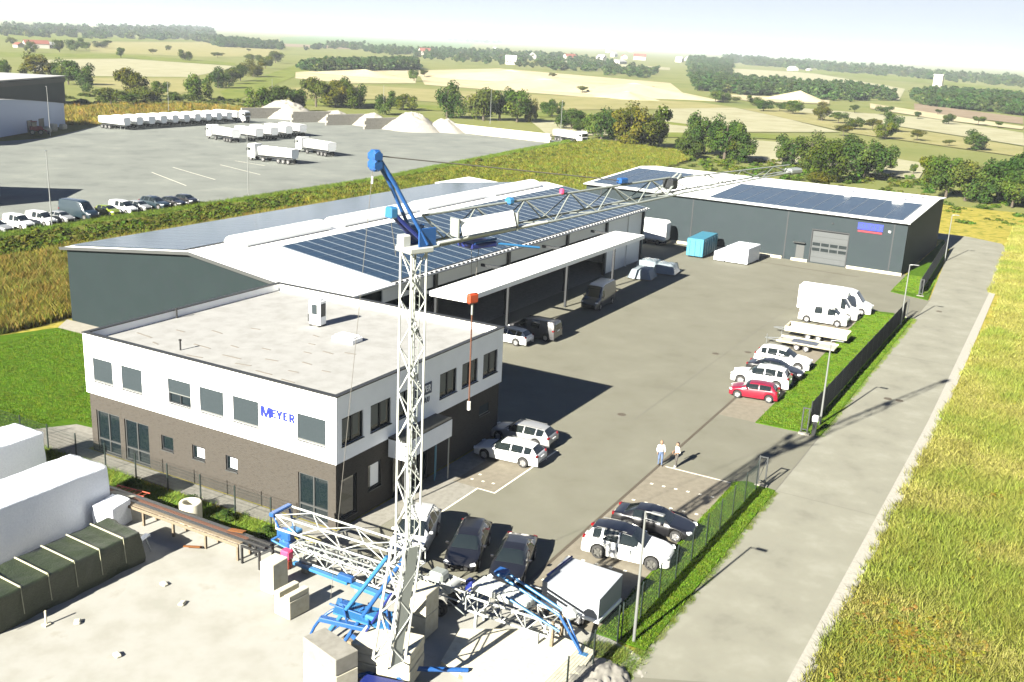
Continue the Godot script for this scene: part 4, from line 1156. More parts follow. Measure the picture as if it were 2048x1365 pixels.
		for z in [-1.1, 0.0, 1.1]: bx(st, "bearer", Vector3(0, .07, z), Vector3(2.8, .14, .14), M.timber)

# ---------------------------------------------------------------- cranes
func lattice(parent: Node, a: Vector3, c: Vector3, side: Vector3, up: Vector3, w0: float, w1: float, h0: float, h1: float, bays: int, rc: float, rb: float, mt: Material, tri := false) -> void:
	# box (or three-chord) lattice girder from a to c
	var at := func(i: float, k: int) -> Vector3:
		var f := i / bays
		var w := lerpf(w0, w1, f) * .5; var h := lerpf(h0, h1, f)
		var p := a.lerp(c, f)
		if tri and k >= 2: return p + up * h
		return p + side * (w if k == 1 or k == 2 else -w) + up * (h if k >= 2 else 0.0)
	var n := 3 if tri else 4
	for k in n: rod(parent, "chord", at.call(0, k), at.call(bays, k), rc, mt)
	for k in n:
		var q := (k + 1) % n
		for i in bays:
			if (i + k) % 2 == 0: rod(parent, "brace", at.call(i, k), at.call(i + 1, q), rb, mt)
			else: rod(parent, "brace", at.call(i, q), at.call(i + 1, k), rb, mt)
	if not tri:
		for i in [0, bays]:
			for k in 4: rod(parent, "brace", at.call(i, k), at.call(i, (k + 1) % 4), rb, mt)

func crane() -> void:
	var O := Vector3(12.0, 0, 10.4)
	var o := thing("tower_crane", "tall white lattice tower crane with blue head frame", "crane", O)
	var u := Vector3(.312, 0, -.95).normalized(); var v := Vector3(-u.z, 0, u.x); var Y := Vector3.UP
	var J := func(s: float, y: float, w := 0.0) -> Vector3: return u * s + Y * y + v * w
	# mast
	var ms := node(o, "mast")
	lattice(ms, J.call(-.33, 6.3), J.call(-.33, 19.2), v, u, .68, .68, .68, .68, 14, .05, .03, M.crane_white)
	# ladder and hoist pipe inside the mast
	rod(ms, "hoist_pipe", J.call(0, 6.3), J.call(0, 19.0), .06, M.crane_white)
	for k in [-.15, .15]: rod(ms, "ladder_rail", J.call(.22, 6.3, k), J.call(.22, 19.0, k), .02, M.crane_grey)
	for i in 36: rod(ms, "ladder_rung", J.call(.22, 6.6 + i * .34, -.15), J.call(.22, 6.6 + i * .34, .15), .012, M.crane_grey)
	for i in 7: bx(ms, "gusset", J.call(.05 * (i % 2), 7.4 + i * 1.75, .12), Vector3(.3, .22, .04), M.crane_grey, Basis(v, Y, -u))
	# leaning lower tower
	var lt := node(o, "lower_tower")
	var b0 := Vector3(-.1, 2.4, 1.0); var b1 := Vector3(0, 7.3, .05)
	lattice(lt, b0 - u * .45, b1 - u * .4, v, u, .95, .85, .9, .8, 5, .065, .04, M.crane_white)
	var dd := (b1 - b0).normalized()
	bx(lt, "side_plate", (b0 + b1) / 2 + v * .46, Vector3(.02, b0.distance_to(b1), .5), M.crane_grey, Basis(v, dd, v.cross(dd)))
	# head: turntable cap, blue frame and pulleys
	var hd := node(o, "head_frame")
	cbx(hd, "cap", J.call(.05, 19.3), Vector3(.95, .22, 1.1), M.crane_white, .04, Basis(v, Y, -u))
	cbx(hd, "winch_box", J.call(-.3, 19.6, -.2), Vector3(.4, .45, .4), M.crane_white, .05, Basis(v, Y, -u))
	for k in [-1, 1]:
		rod(hd, "strut", J.call(.35, 19.5, k * .38), J.call(-1.0, 21.75, k * .16), .075, M.crane_blue)
		rod(hd, "strut", J.call(-1.0, 21.75, k * .16), J.call(-1.68, 22.7, k * .12), .085, M.crane_blue)
		rod(hd, "strut", J.call(.2, 19.6, k * .3), J.call(-.95, 20.65, k * .12), .08, M.crane_navy)
		cbx(hd, "cheek_plate", J.call(.35, 19.75, k * .36), Vector3(.06, .7, .8), M.crane_blue, .02, Basis(v, Y, -u))
	cbx(hd, "pulley_block", J.call(-1.75, 22.6), Vector3(.36, .75, .36), M.crane_blue, .08, Basis(v, Y, -u))
	cbx(hd, "pulley_block", J.call(-1.02, 20.72), Vector3(.4, .42, .36), M.crane_sky, .06, Basis(v, Y, -u))
	for y in [22.75, 22.45]: rod(hd, "sheave", J.call(-1.75, y, -.22), J.call(-1.75, y, .22), .19, M.crane_blue)
	rod(hd, "rope", J.call(-1.85, 22.3), Vector3(-4.9, 2.6, -1.2), .012, M.rope)
	rod(hd, "rope", J.call(-1.05, 20.5), J.call(-.5, 19.0, -.4), .014, M.rope)
	rod(hd, "rope_socket", J.call(-1.86, 22.05), J.call(-1.87, 21.8), .04, M.pvc_white)
	rod(hd, "pendant", J.call(-1.6, 22.75), J.call(11.3, 21.2), .022, M.rope)
	# jib in two sections, rising a little
	var jb := node(o, "jib")
	var up := (Y - u * .07).normalized()
	lattice(jb, J.call(.45, 19.36), J.call(14.6, 20.42), v, up, .8, .7, 1.15, .75, 11, .05, .028, M.crane_grey, true)
	lattice(jb, J.call(14.6, 20.42), J.call(24.2, 20.98), v, up, .6, .4, .7, .35, 7, .035, .02, M.crane_grey, true)
	cbx(jb, "jib_tip", J.call(24.6, 21.0), Vector3(.5, .3, 1.1), M.crane_grey, .08, Basis(v, Y, -u))
	for k in [-1, 1]: rod(jb, "hinge_link", J.call(14.0, 20.5, k * .35), J.call(15.2, 21.3, k * .1), .06, M.crane_grey)
	cbx(jb, "joint_block", J.call(14.6, 20.9), Vector3(.6, .5, .5), M.dark_trim, .08, Basis(v, Y, -u))
	cbx(jb, "joint_block", J.call(11.3, 21.2), Vector3(.3, .25, .5), M.crane_blue, .05, Basis(v, Y, -u))
	bx(jb, "advert_board", J.call(3.2, 20.08, .5), Vector3(.05, .62, 2.7), M.pvc_white, Basis(v, Y, -u) * Basis(Vector3(0, 0, 1), .3) * Basis(Vector3.RIGHT, .06))
	for s in [1.7, 4.7]:
		bx(jb, "board_bracket", J.call(s, 20.0, .3), Vector3(.5, .7, .06), M.crane_grey, Basis(v, Y, -u))
	cbx(jb, "motor", J.call(4.7, 20.75), Vector3(.34, .3, .34), M.crane_sky, .08, Basis(v, Y, -u))
	cbx(jb, "beacon", J.call(7.6, 20.95), Vector3(.2, .24, .2), M.pink, .06)
	rod(jb, "pipe", J.call(.8, 19.5, .45), J.call(6.4, 19.85, .45), .07, M.crane_white)
	# trolley, hook block and sling
	var tr := node(o, "trolley")
	cbx(tr, "carriage", J.call(3.1, 19.2), Vector3(.9, .22, 1.3), M.crane_navy, .04, Basis(v, Y, -u))
	for k in [-1, 1]: rod(tr, "roller", J.call(2.6, 19.32, k * .42), J.call(3.7, 19.4, k * .42), .05, M.crane_blue)
	rod(tr, "cable_tray", J.call(3.8, 19.2, .4), J.call(5.6, 18.95, .9), .05, M.crane_sky)
	var hk := node(o, "hook_block")
	rod(hk, "hoist_rope", J.call(2.9, 19.2, -.12), J.call(2.96, 17.25, -.08), .012, M.rope)
	rod(hk, "hoist_rope", J.call(3.1, 19.2, .12), J.call(2.96, 17.25, .08), .012, M.rope)
	cbx(hk, "block", J.call(2.96, 17.02), Vector3(.22, .42, .52), M.orange, .07, Basis(v, Y, -u))
	rod(hk, "hook", J.call(2.96, 16.85), J.call(2.96, 16.35), .05, M.crane_grey)
	rod(hk, "sling", J.call(2.96, 16.4), J.call(2.98, 12.6), .035, M.rusty)
	rod(hk, "sling_ring", J.call(2.98, 12.7), J.call(2.99, 12.35), .08, M.shirt_white)
	# undercarriage: blue struts, deck, ballast
	var bs := node(o, "undercarriage")
	for k in [[Vector3(-4.1, .7, -1.2), Vector3(-.45, 6.4, -.7), .1, M.crane_blue], [Vector3(-5.0, .8, -1.0), Vector3(-1.7, 5.7, -1.0), .1, M.crane_sky], [Vector3(-3.4, .55, -.8), Vector3(-1.3, 4.2, -.8), .06, M.crane_navy], [Vector3(-5.0, .8, -1.0), Vector3(-3.2, 2.6, -1.4), .05, M.crane_blue]]:
		rod(bs, "strut", k[0], k[1], k[2], k[3])
	var db := MB.new()
	db.slab(PackedVector2Array([Vector2(-4.9, -1.7), Vector2(-2.2, -2.1), Vector2(-1.4, -1.2), Vector2(-1.9, -.75), Vector2(-4.3, -.6)]), 2.3, 2.38)
	obj("deck_plate", db.mesh(), M.crane_sky, bs)
	var arc := MB.new()
	for i in 9:
		var f0 := PI * .5 + PI * .75 * i / 9.0; var f1 := PI * .5 + PI * .75 * (i + 1) / 9.0
		arc.tube(Vector3(-4.7 + cos(f0) * .9, 2.0 - .16 * i, -.9 - sin(f0) * .9), Vector3(-4.7 + cos(f1) * .9, 2.0 - .16 * (i + 1), -.9 - sin(f1) * .9), .07, .07, 6)
	obj("bent_tube", arc.mesh(), M.crane_blue, bs)
	for i in 4: cbx(bs, "ballast_plate", Vector3(-1.5 + .03 * (i % 2), .45 + i * .42, -.85), Vector3(2.7, .4, 1.7), M.concrete_pale, .03, Basis(Vector3.UP, .22))
	cbx(bs, "turntable", Vector3(-.6, .5, .9), Vector3(1.9, .9, 1.3), M.crane_navy, .08, Basis(Vector3.UP, .25))
	for k in [[-4.6, -1.6, -3.2, -.2], [-3.4, -2.0, -2.2, -.4], [-2.4, -2.0, -1.4, -.8], [-4.8, -1.0, -2.0, -1.1]]:
		rod(bs, "deck_rib", Vector3(k[0], 2.44, k[1]), Vector3(k[2], 2.44, k[3]), .05, M.crane_blue)
	cbx(bs, "frame_beam", Vector3(-3.6, 1.7, -1.1), Vector3(3.2, .22, .3), M.crane_blue, .03, Basis(Vector3.UP, .2))
	cbx(bs, "gear_box", Vector3(-2.5, 2.35, -1.2), Vector3(.7, .5, .6), M.crane_sky, .08)
	cbx(bs, "gear_box", Vector3(-4.2, 2.3, -1.4), Vector3(.6, .4, .5), M.crane_blue, .08)
	for k in [[-3, 1.2], [1.2, .8], [1.4, -2.8], [-4.6, -2.2]]:
		rod(bs, "outrigger", Vector3(-1, .8, -.6), Vector3(k[0], .35, k[1]), .12, M.crane_blue)
		bx(bs, "foot_pad", Vector3(k[0], .1, k[1]), Vector3(.6, .2, .6), M.timber)
	cbx(bs, "cabinet", Vector3(1.0, 1.0, 2.4), Vector3(.9, 1.5, .6), M.crane_navy, .04)

func folded_crane() -> void:
	var O := Vector3(8.0, 0, 3.9)
	var o := thing("folded_crane", "white lattice crane folded flat on its blue transport frame", "crane", O)
	var X := Vector3.RIGHT; var Y := Vector3.UP; var Z := Vector3(0, 0, 1)
	var lo := node(o, "lower_girder")
	lattice(lo, Vector3(-7.4, .55, 0), Vector3(.4, .6, 0), Z, Y, 1.15, 1.15, .7, .7, 10, .055, .032, M.crane_white)
	lattice(lo, Vector3(-7.0, 1.0, .1), Vector3(.2, 1.05, .1), Z, Y, .7, .7, .5, .5, 9, .045, .028, M.crane_grey)
	var hi := node(o, "upper_girder")
	lattice(hi, Vector3(-8.4, 1.9, -.1), Vector3(.0, 1.85, -.3), Z, Y, 1.25, 1.15, .75, .75, 6, .06, .032, M.crane_white)
	var rt := node(o, "tail_girder")
	lattice(rt, Vector3(3.1, .85, -.3), Vector3(7.5, .72, -.6), Z, Y, 1.1, 1.1, .75, .75, 7, .06, .032, M.crane_white)
	lattice(rt, Vector3(.6, 1.1, -.4), Vector3(2.9, 1.0, -.4), Z, Y, .9, .9, .6, .6, 3, .05, .03, M.crane_white)
	# blue head frame at the building end
	var hf := node(o, "end_frame")
	for z in [-.65, .55]:
		rod(hf, "post", Vector3(-8.55, 2.65, z), Vector3(-8.1, 1.6, z * .8), .06, M.crane_blue)
		rod(hf, "post", Vector3(-8.1, 1.6, z * .8), Vector3(-7.7, .9, z * .9), .07, M.crane_sky)
		rod(hf, "post", Vector3(-8.7, 1.15, z), Vector3(-7.5, .95, z), .06, M.crane_sky)
		rod(hf, "post", Vector3(-8.7, 1.15, z), Vector3(-8.1, 1.6, z), .06, M.crane_blue)
	cbx(hf, "cross_beam", Vector3(-8.55, 2.68, 0), Vector3(.3, .22, 1.5), M.crane_blue, .04)
	cbx(hf, "gusset", Vector3(-7.95, 1.6, .3), Vector3(.9, .55, .5), M.crane_blue, .08)
	cbx(hf, "gusset", Vector3(-7.5, 1.85, .1), Vector3(.7, .28, .5), M.crane_sky, .06)
	cbx(hf, "gusset", Vector3(-7.9, 1.1, .2), Vector3(.7, .4, .7), M.crane_blue, .08)
	cbx(hf, "warning_wrap", Vector3(-7.5, .78, .75), Vector3(.55, .5, .45), M.pink, .06)
	cbx(hf, "warning_wrap", Vector3(-7.5, .26, .78), Vector3(.5, .52, .42), M.orange, .06)
	cbx(o, "side_beam", Vector3(-5.2, .45, .8), Vector3(3.6, .16, .3), M.crane_sky, .03, Basis(Y, -.03))
	cbx(o, "side_beam", Vector3(-2.0, .45, .85), Vector3(2.4, .2, .36), M.crane_sky, .03, Basis(Y, -.03))
	cbx(o, "side_box", Vector3(-3.6, .68, .8), Vector3(.9, .3, .3), M.crane_blue, .04)
	# wheels and legs that carry it
	for x in [-6.4, -3.0, .2]:
		for z in [-.6, .6]: bx(o, "support_block", Vector3(x, .27, z), Vector3(.3, .54, .26), M.concrete)
	for x in [3.6, 6.9]:
		for z in [-.7, .1]: bx(o, "support_leg", Vector3(x, .42, z), Vector3(.12, .85, .12), M.crane_white)
	for z in [-.95, .2]: wheel(o, Vector3(1.6, .42, z), .42, .28, signf(z), M.rim_dark)
	cbx(o, "winch", Vector3(1.2, 1.85, -.3), Vector3(.8, .5, .7), M.crane_grey, .1)
	rod(o, "winch_drum", Vector3(1.9, 1.45, -.8), Vector3(1.9, 1.45, .1), .28, M.crane_white)
	cbx(o, "hydraulic_unit", Vector3(2.75, 1.6, -.7), Vector3(.4, .6, .4), M.crane_navy, .06)
	for k in [[1.4, 1.9, .4], [2.2, 1.2, .5], [.9, 2.0, -.6], [2.4, .9, .3]]:
		rod(o, "hose", Vector3(k[0], k[1], k[2]), Vector3(k[0] + .7, k[1] - .5, k[2] - .2), .035, M.crane_grey)
	# boxed beams and blue stays on the tail
	for k in 3: cbx(o, "box_beam", Vector3(4.7, 1.85 + .02 * k, -.95 + k * .38), Vector3(2.9, .36, .34), M.crane_white, .04, Basis(Y, .02) * Basis(Z, -.06))
	for z in [-1.0, -.55]:
		rod(o, "stay", Vector3(4.3, 2.75, z), Vector3(7.7, 1.75, z + .1), .07, M.crane_sky)
		rod(o, "stay", Vector3(7.7, 1.75, z + .1), Vector3(9.0, .2, -.35), .07, M.crane_blue)
	rod(o, "stay", Vector3(5.2, 2.2, .2), Vector3(8.0, 1.3, .1), .06, M.crane_sky)
	cbx(o, "stay_foot", Vector3(9.05, .15, -.35), Vector3(.5, .3, .35), M.crane_sky, .05)
	cbx(o, "stay_head", Vector3(4.4, 2.75, -.8), Vector3(.6, .26, .6), M.crane_blue, .06)
	cbx(o, "drum_cover", Vector3(8.0, 1.75, -.9), Vector3(.7, .55, .6), M.crane_white, .2)
	bx(o, "end_post", Vector3(7.55, .9, -.1), Vector3(.14, 1.3, .14), M.timber)
	bx(o, "end_post", Vector3(7.55, .9, -1.1), Vector3(.14, 1.3, .14), M.timber)

# ---------------------------------------------------------------- storage yard in front
func draped(w: float, h: float, l: float, wob: float, mt: Material, nx := 40, nz := 60) -> ArrayMesh:
	# a soft cover hanging over a block of goods
	var b := MB.new()
	var rows := []
	var nzs := FastNoiseLite.new()
	nzs.seed = rng.randi() % 999
	nzs.frequency = .2
	nzs.fractal_octaves = 4
	nzs.fractal_gain = .55
	for i in nx + 1:
		var row := PackedVector3Array()
		for j in nz + 1:
			var fx := i / float(nx) * 2 - 1; var fz := j / float(nz) * 2 - 1
			var cx := clampf(fx * 1.45, -1.0, 1.0); var cz := clampf(fz * 1.25, -1.0, 1.0)
			var drop := maxf(maxf(0, absf(fx * 1.45) - 1) / .45, maxf(0, absf(fz * 1.25) - 1) / .25)
			var p := Vector3(cx * w / 2, h * (1.0 - drop), cz * l / 2)
			var q := nzs.get_noise_3d(p.x * 1.6, p.y * 1.6, p.z * 1.6)
			p += Vector3(signf(cx) * absf(cx) * q * wob, q * wob * .8 * (1.0 if drop < .5 else 0.0), signf(cz) * q * wob * absf(cz))
			row.append(p)
		rows.append(row)
	b.grid(rows, true)
	return b.mesh()

func building_yard() -> void:
	# shrink-wrapped stacks
	var st := thing("wrapped_stack", "large white shrink-wrapped stack behind the green tarpaulin", "stack", Vector3(-13.1, 0, 9.9), 0, "white wrapped stacks")
	obj("wrapping", draped(3.2, 3.05, 8.4, .11, M.wrap), M.wrap, st)
	st = thing("wrapped_stack", "white shrink-wrapped stack farther back at picture edge", "stack", Vector3(-20.9, 0, 7.0), 0, "white wrapped stacks")
	obj("wrapping", draped(2.8, 2.6, 6.4, .10, M.wrap), M.wrap, st)
	st = thing("wrapped_stack", "low white wrapped bundle beside the trestle", "stack", Vector3(-10.6, 0, 6.3), .2, "white wrapped stacks")
	obj("wrapping", draped(1.3, 1.35, 1.6, .14, M.wrap), M.wrap, st)
	# strapped green tarpaulin
	var tp := thing("tarpaulin_stack", "long stack under dark green tarpaulin with pale straps", "tarpaulin", Vector3(-7.25, 0, 12.8))
	obj("cover", draped(2.6, 1.75, 9.0, .2, M.tarp_green, 48, 90), M.tarp_green, tp)
	for i in 6:
		var z := -3.4 + i * 1.45
		rod(tp, "strap", Vector3(-1.25, 1.86, z), Vector3(1.3, 1.82, z + .1), .05, M.strap)
		rod(tp, "strap", Vector3(1.3, 1.82, z + .1), Vector3(1.46, .5, z + .12), .02, M.strap)
	# long work platform on posts
	var t := thing("work_platform", "long dark timber platform on posts beside the weeds", "platform", Vector3(-8, 0, 5.0))
	for k in 4:
		cbx(t, "plank", Vector3(0, 1.0, -.42 + k * .27), Vector3(12.2, .06, .24), M.timber if k == 3 else M.rusty if k == 1 else M.dark_trim, .01)
	cbx(t, "edge_beam", Vector3(0, .93, .62), Vector3(12.2, .16, .1), M.timber, .02)
	for x in [-5.8, -3.4, -1.1, 1.2, 3.6, 5.9]:
		for z in [-.4, .5]: bx(t, "post", Vector3(x, .48, z), Vector3(.12, .96, .12), M.timber)
	var b := thing("concrete_ring", "pale concrete shaft ring behind the work platform", "concrete ring", Vector3(-7.3, 0, 3.75))
	var rg := MB.new()
	var rows := []
	for p in [[.62, 0.0], [.62, 1.22], [.58, 1.28], [.44, 1.28], [.40, 1.22], [.40, 0.0]]:
		var row := PackedVector3Array()
		for k in 33: row.append(Vector3(cos(TAU * k / 32) * p[0], p[1], sin(TAU * k / 32) * p[0]))
		rows.append(row)
	rg.grid(rows, true)
	obj("shell", rg.mesh(), M.concrete_pale, b)
	# boards, ladder, small stuff
	for k in [[Vector3(-3.0, 1.06, 4.6), .25, Vector3(.9, .1, .5), "orange-brown boards lying on the work platform"], [Vector3(-4.9, .1, 5.9), .5, Vector3(.9, .14, .42), "orange-brown boards on the sand beside a post"], [Vector3(-11.4, 1.05, 4.9), .1, Vector3(1.6, .05, .4), "grey boards lying at platform's far end"]]:
		var s := thing("board_stack", k[3], "boards", k[0], k[1], "loose boards")
		for i in 3: cbx(s, "board", Vector3(rnd(-.04, .04), (i - .5) * k[2].y * .5, (i - 1) * k[2].z * .33), Vector3(k[2].x, k[2].y * .45, k[2].z * .31), M.board_orange if k[3].begins_with("orange") else M.concrete, .008)
	var ld := thing("ladder", "orange ladder lying on the dark pile by the wraps", "ladder", Vector3(-11.6, .95, 4.2), .12)
	for z in [-.25, .25]: rod(ld, "rail", Vector3(-1.2, 0, z), Vector3(1.2, .0, z), .035, M.orange)
	for i in 7: rod(ld, "rung", Vector3(-1.05 + i * .35, 0, -.25), Vector3(-1.05 + i * .35, 0, .25), .02, M.orange)
	var ts := thing("trestle", "white metal trestle with a board beside the tarpaulin", "trestle", Vector3(-7.3, 0, 8.0), .3)
	for x in [-.9, .9]:
		for z in [-.35, .35]: rod(ts, "leg", Vector3(x, 0, z * 1.3), Vector3(x * .9, .9, z * .5), .035, M.crane_white)
	for z in [-.35, .35]: rod(ts, "rail", Vector3(-1.0, .9, z), Vector3(1.0, .9, z), .04, M.crane_white)
	cbx(ts, "top_board", Vector3(-.7, .96, 0), Vector3(.7, .06, .9), M.pvc_white, .01)
	cbx(ts, "top_board", Vector3(.8, .96, 0), Vector3(.3, .06, .9), M.pvc_white, .01)
	var fr := thing("steel_stand", "black steel stand at the platform's near end", "stand", Vector3(-1.4, 0, 5.1))
	for z in [-.5, .5]:
		bx(fr, "leg", Vector3(-.3, .5, z), Vector3(.1, 1.0, .1), M.black)
		bx(fr, "leg", Vector3(.9, .5, z), Vector3(.1, 1.0, .1), M.black)
		bx(fr, "rail", Vector3(.3, 1.0, z), Vector3(1.3, .1, .1), M.black)
	for k in 4: cbx(fr, "steel_profile", Vector3(.35, 1.1 + .08 * (k % 2), -.35 + k * .2), Vector3(1.5, .12, .12), M.black, .02)
	# concrete blocks
	var G := "concrete ballast blocks"
	var cb := [[Vector3(1.4, 0, 6.6), 0.0, Vector3(.85, 1.64, 1.1), 1, "upright pale concrete block below the folded crane"], [Vector3(3.55, 0, 7.75), -.1, Vector3(1.05, .95, 1.3), 1, "low concrete block with notched top on the sand"], [Vector3(9.7, 0, 5.7), .05, Vector3(1.05, 1.15, 1.2), 2, "stack of two concrete blocks beside the lower tower"], [Vector3(9.15, 0, 11.75), -.26, Vector3(2.3, .8, 1.15), 3, "tall stack of three concrete blocks at bottom edge"]]
	for k in cb:
		var s := thing("concrete_block", k[4], "block", k[0], k[1], G)
		for i in k[3]:
			var m := cbx(s, "block", Vector3(0, k[2].y * (i + .5), 0), k[2] - Vector3(0, .02, 0), M.concrete_pale if i < 2 else M.concrete, .03)
			m.position.x += rnd(-.02, .02)
		if k[4].begins_with("low"):
			for x in [-.34, .34]: cbx(s, "horn", Vector3(x, .95 + .14, 0), Vector3(.34, .3, 1.3), M.concrete_pale, .03)
	# white covered trailer
	var w := thing("tent_trailer", "white tarpaulin covered trailer next to the parked cars", "trailer", Vector3(15.15, 0, -.1), -.03)
	var tm := MB.new()
	var e := [Vector3(-1.55, .7, 1.25), Vector3(1.55, .7, 1.25), Vector3(1.55, .7, -1.25), Vector3(-1.55, .7, -1.25), Vector3(-1.55, 1.75, 1.25), Vector3(1.55, 1.75, 1.25), Vector3(1.55, 2.0, -1.25), Vector3(-1.55, 2.0, -1.25)]
	tm.quad(e[0], e[1], e[5], e[4]); tm.quad(e[1], e[2], e[6], e[5]); tm.quad(e[2], e[3], e[7], e[6]); tm.quad(e[3], e[0], e[4], e[7]); tm.quad(e[4], e[5], e[6], e[7])
	obj("cover", tm.mesh(), M.tent, w)
	cbx(w, "bed", Vector3(0, .58, 0), Vector3(3.2, .22, 2.55), M.pvc_white, .03)
	for x in [-.4, .5]:
		for k in [-1, 1]: wheel(w, Vector3(x, .3, k * 1.15), .3, .2, k, M.rim)
	rod(w, "drawbar", Vector3(-1.5, .5, 0), Vector3(-2.9, .45, 0), .06, M.zinc)
	rod(w, "cover_bow", Vector3(-1.5, 1.9, .9), Vector3(-1.2, 2.16, -1.1), .05, M.crane_navy)
	# raised slab and rough heap
	ground_sheet("raised_slab", PackedVector2Array([Vector2(11.3, 4.9), Vector2(14.6, 2.7), Vector2(17.4, 3.0), Vector2(17.6, 5.2), Vector2(15.6, 9.5), Vector2(13.8, 8.0), Vector2(12.0, 7.6)]), .28, M.concrete_pale, .3)
	var hb := MB.new()
	var rws := []
	for i in 22:
		var row := PackedVector3Array()
		for j in 22:
			var x := (i / 21.0 - .5) * 3.2; var z := (j / 21.0 - .5) * 5.0
			var q := maxf(0.0, 1.0 - pow(absf(x) / 1.6, 2) - pow(absf(z) / 2.5, 2))
			row.append(Vector3(x, sqrt(q) * .42 + rnd(-.09, .09) - .04, z))
		rws.append(row)
	hb.grid(rws, true)
	var hp := obj("gravel_heap", hb.mesh(), M.gravel_heap)
	hp.position = Vector3(18.3, 0, 5.4)
	tag(hp, "rough pale gravel heap at the slab's end", "heap")
	# loose stones on the sand
	for k in [[-1.2, 10.2, "flat stone lying in the middle of the sand"], [-3.9, 14.0, "pale stone on the sand below the tarpaulin"], [-.3, 14.8, "pale flat stone low on the open sand"], [-3.3, 9.4, "small stone at the tarpaulin's shadow edge"]]:
		var s := cbx(self, numbered("stone"), Vector3(k[0], .06, k[1]), Vector3(.42, .16, .3), M.concrete_pale, .06, Basis(Vector3.UP, k[0]))
		tag(s, k[2], "stone", "loose stones")
	var po := thing("marker_post", "short white post at the tarpaulin's near corner", "post", Vector3(-4.9, 0, 14.9))
	rod(po, "stake", Vector3.ZERO, Vector3(0, .75, 0), .05, M.concrete_pale)
	bx(po, "foot", Vector3(0, .04, 0), Vector3(.3, .08, .3), M.concrete_pale)

# ---------------------------------------------------------------- people
func figure_mesh(bones: Array, cell: float, k: float, into: MB) -> void:
	# smooth union of tapered capsules, meshed as surface nets
	var lo := Vector3.INF; var hi := -Vector3.INF
	for b in bones:
		for e in [[b[0], b[2]], [b[1], b[3]]]:
			lo = lo.min(e[0] - Vector3.ONE * (e[1] + cell * 2)); hi = hi.max(e[0] + Vector3.ONE * (e[1] + cell * 2))
	var n := Vector3i(((hi - lo) / cell).ceil()) + Vector3i.ONE
	var val := PackedFloat32Array()
	val.resize(n.x * n.y * n.z)
	val.fill(1.0)
	var dist := func(p: Vector3) -> float:
		var d := 9.0
		for b in bones:
			var a: Vector3 = b[0]; var ab: Vector3 = b[1] - a
			var t := clampf((p - a).dot(ab) / maxf(ab.length_squared(), 1e-6), 0.0, 1.0)
			var q := p.distance_to(a + ab * t) - lerpf(b[2], b[3], t)
			var h := maxf(k - absf(d - q), 0.0) / k
			d = minf(d, q) - h * h * k * .25
		return d
	for z in n.z:
		for y in n.y:
			for x in n.x: val[(z * n.y + y) * n.x + x] = dist.call(lo + Vector3(x, y, z) * cell)
	var vert := {}
	var corners := [Vector3i(0, 0, 0), Vector3i(1, 0, 0), Vector3i(0, 1, 0), Vector3i(1, 1, 0), Vector3i(0, 0, 1), Vector3i(1, 0, 1), Vector3i(0, 1, 1), Vector3i(1, 1, 1)]
	var edges := [[0, 1], [2, 3], [4, 5], [6, 7], [0, 2], [1, 3], [4, 6], [5, 7], [0, 4], [1, 5], [2, 6], [3, 7]]
	for z in n.z - 1:
		for y in n.y - 1:
			for x in n.x - 1:
				var d := []
				var neg := 0
				for c in corners:
					var w := val[((z + c.z) * n.y + y + c.y) * n.x + x + c.x]
					d.append(w)
					if w < 0: neg += 1
				if neg == 0 or neg == 8: continue
				var s := Vector3.ZERO; var m := 0
				for e in edges:
					if (d[e[0]] < 0) != (d[e[1]] < 0):
						s += Vector3(corners[e[0]]).lerp(Vector3(corners[e[1]]), d[e[0]] / (d[e[0]] - d[e[1]])); m += 1
				vert[Vector3i(x, y, z)] = lo + (Vector3(x, y, z) + s / m) * cell
	var nrm := {}
	var tint := {}
	for c in vert:
		var p: Vector3 = vert[c]
		var g := Vector3(dist.call(p + Vector3(.004, 0, 0)) - dist.call(p - Vector3(.004, 0, 0)), dist.call(p + Vector3(0, .004, 0)) - dist.call(p - Vector3(0, .004, 0)), dist.call(p + Vector3(0, 0, .004)) - dist.call(p - Vector3(0, 0, .004)))
		nrm[c] = g.normalized()
		var best := 9.0
		for b in bones:
			var a: Vector3 = b[0]; var ab: Vector3 = b[1] - a
			var t := clampf((p - a).dot(ab) / maxf(ab.length_squared(), 1e-6), 0.0, 1.0)
			var q := p.distance_to(a + ab * t) - lerpf(b[2], b[3], t)
			if q < best: best = q; tint[c] = b[4]
	into.tinted = true
	for z in range(1, n.z - 1):
		for y in range(1, n.y - 1):
			for x in range(1, n.x - 1):
				var v0 := val[(z * n.y + y) * n.x + x]
				for ax in 3:
					var dx := Vector3i(1 if ax == 0 else 0, 1 if ax == 1 else 0, 1 if ax == 2 else 0)
					var v1 := val[((z + dx.z) * n.y + y + dx.y) * n.x + x + dx.x]
					if (v0 < 0) == (v1 < 0): continue
					var a := Vector3i(0, 1, 0) if ax == 0 else (Vector3i(0, 0, 1) if ax == 1 else Vector3i(1, 0, 0))
					var b := Vector3i(0, 0, 1) if ax == 0 else (Vector3i(1, 0, 0) if ax == 1 else Vector3i(0, 1, 0))
					var o := Vector3i(x, y, z)
					var q := [o, o - a, o - a - b, o - b]
					if v0 >= 0: q.reverse()
					if not (vert.has(q[0]) and vert.has(q[1]) and vert.has(q[2]) and vert.has(q[3])): continue
					into.col = tint[q[0]]
					into.trin(vert[q[0]], vert[q[1]], vert[q[2]], nrm[q[0]], nrm[q[1]], nrm[q[2]])
					into.trin(vert[q[0]], vert[q[2]], vert[q[3]], nrm[q[0]], nrm[q[2]], nrm[q[3]])

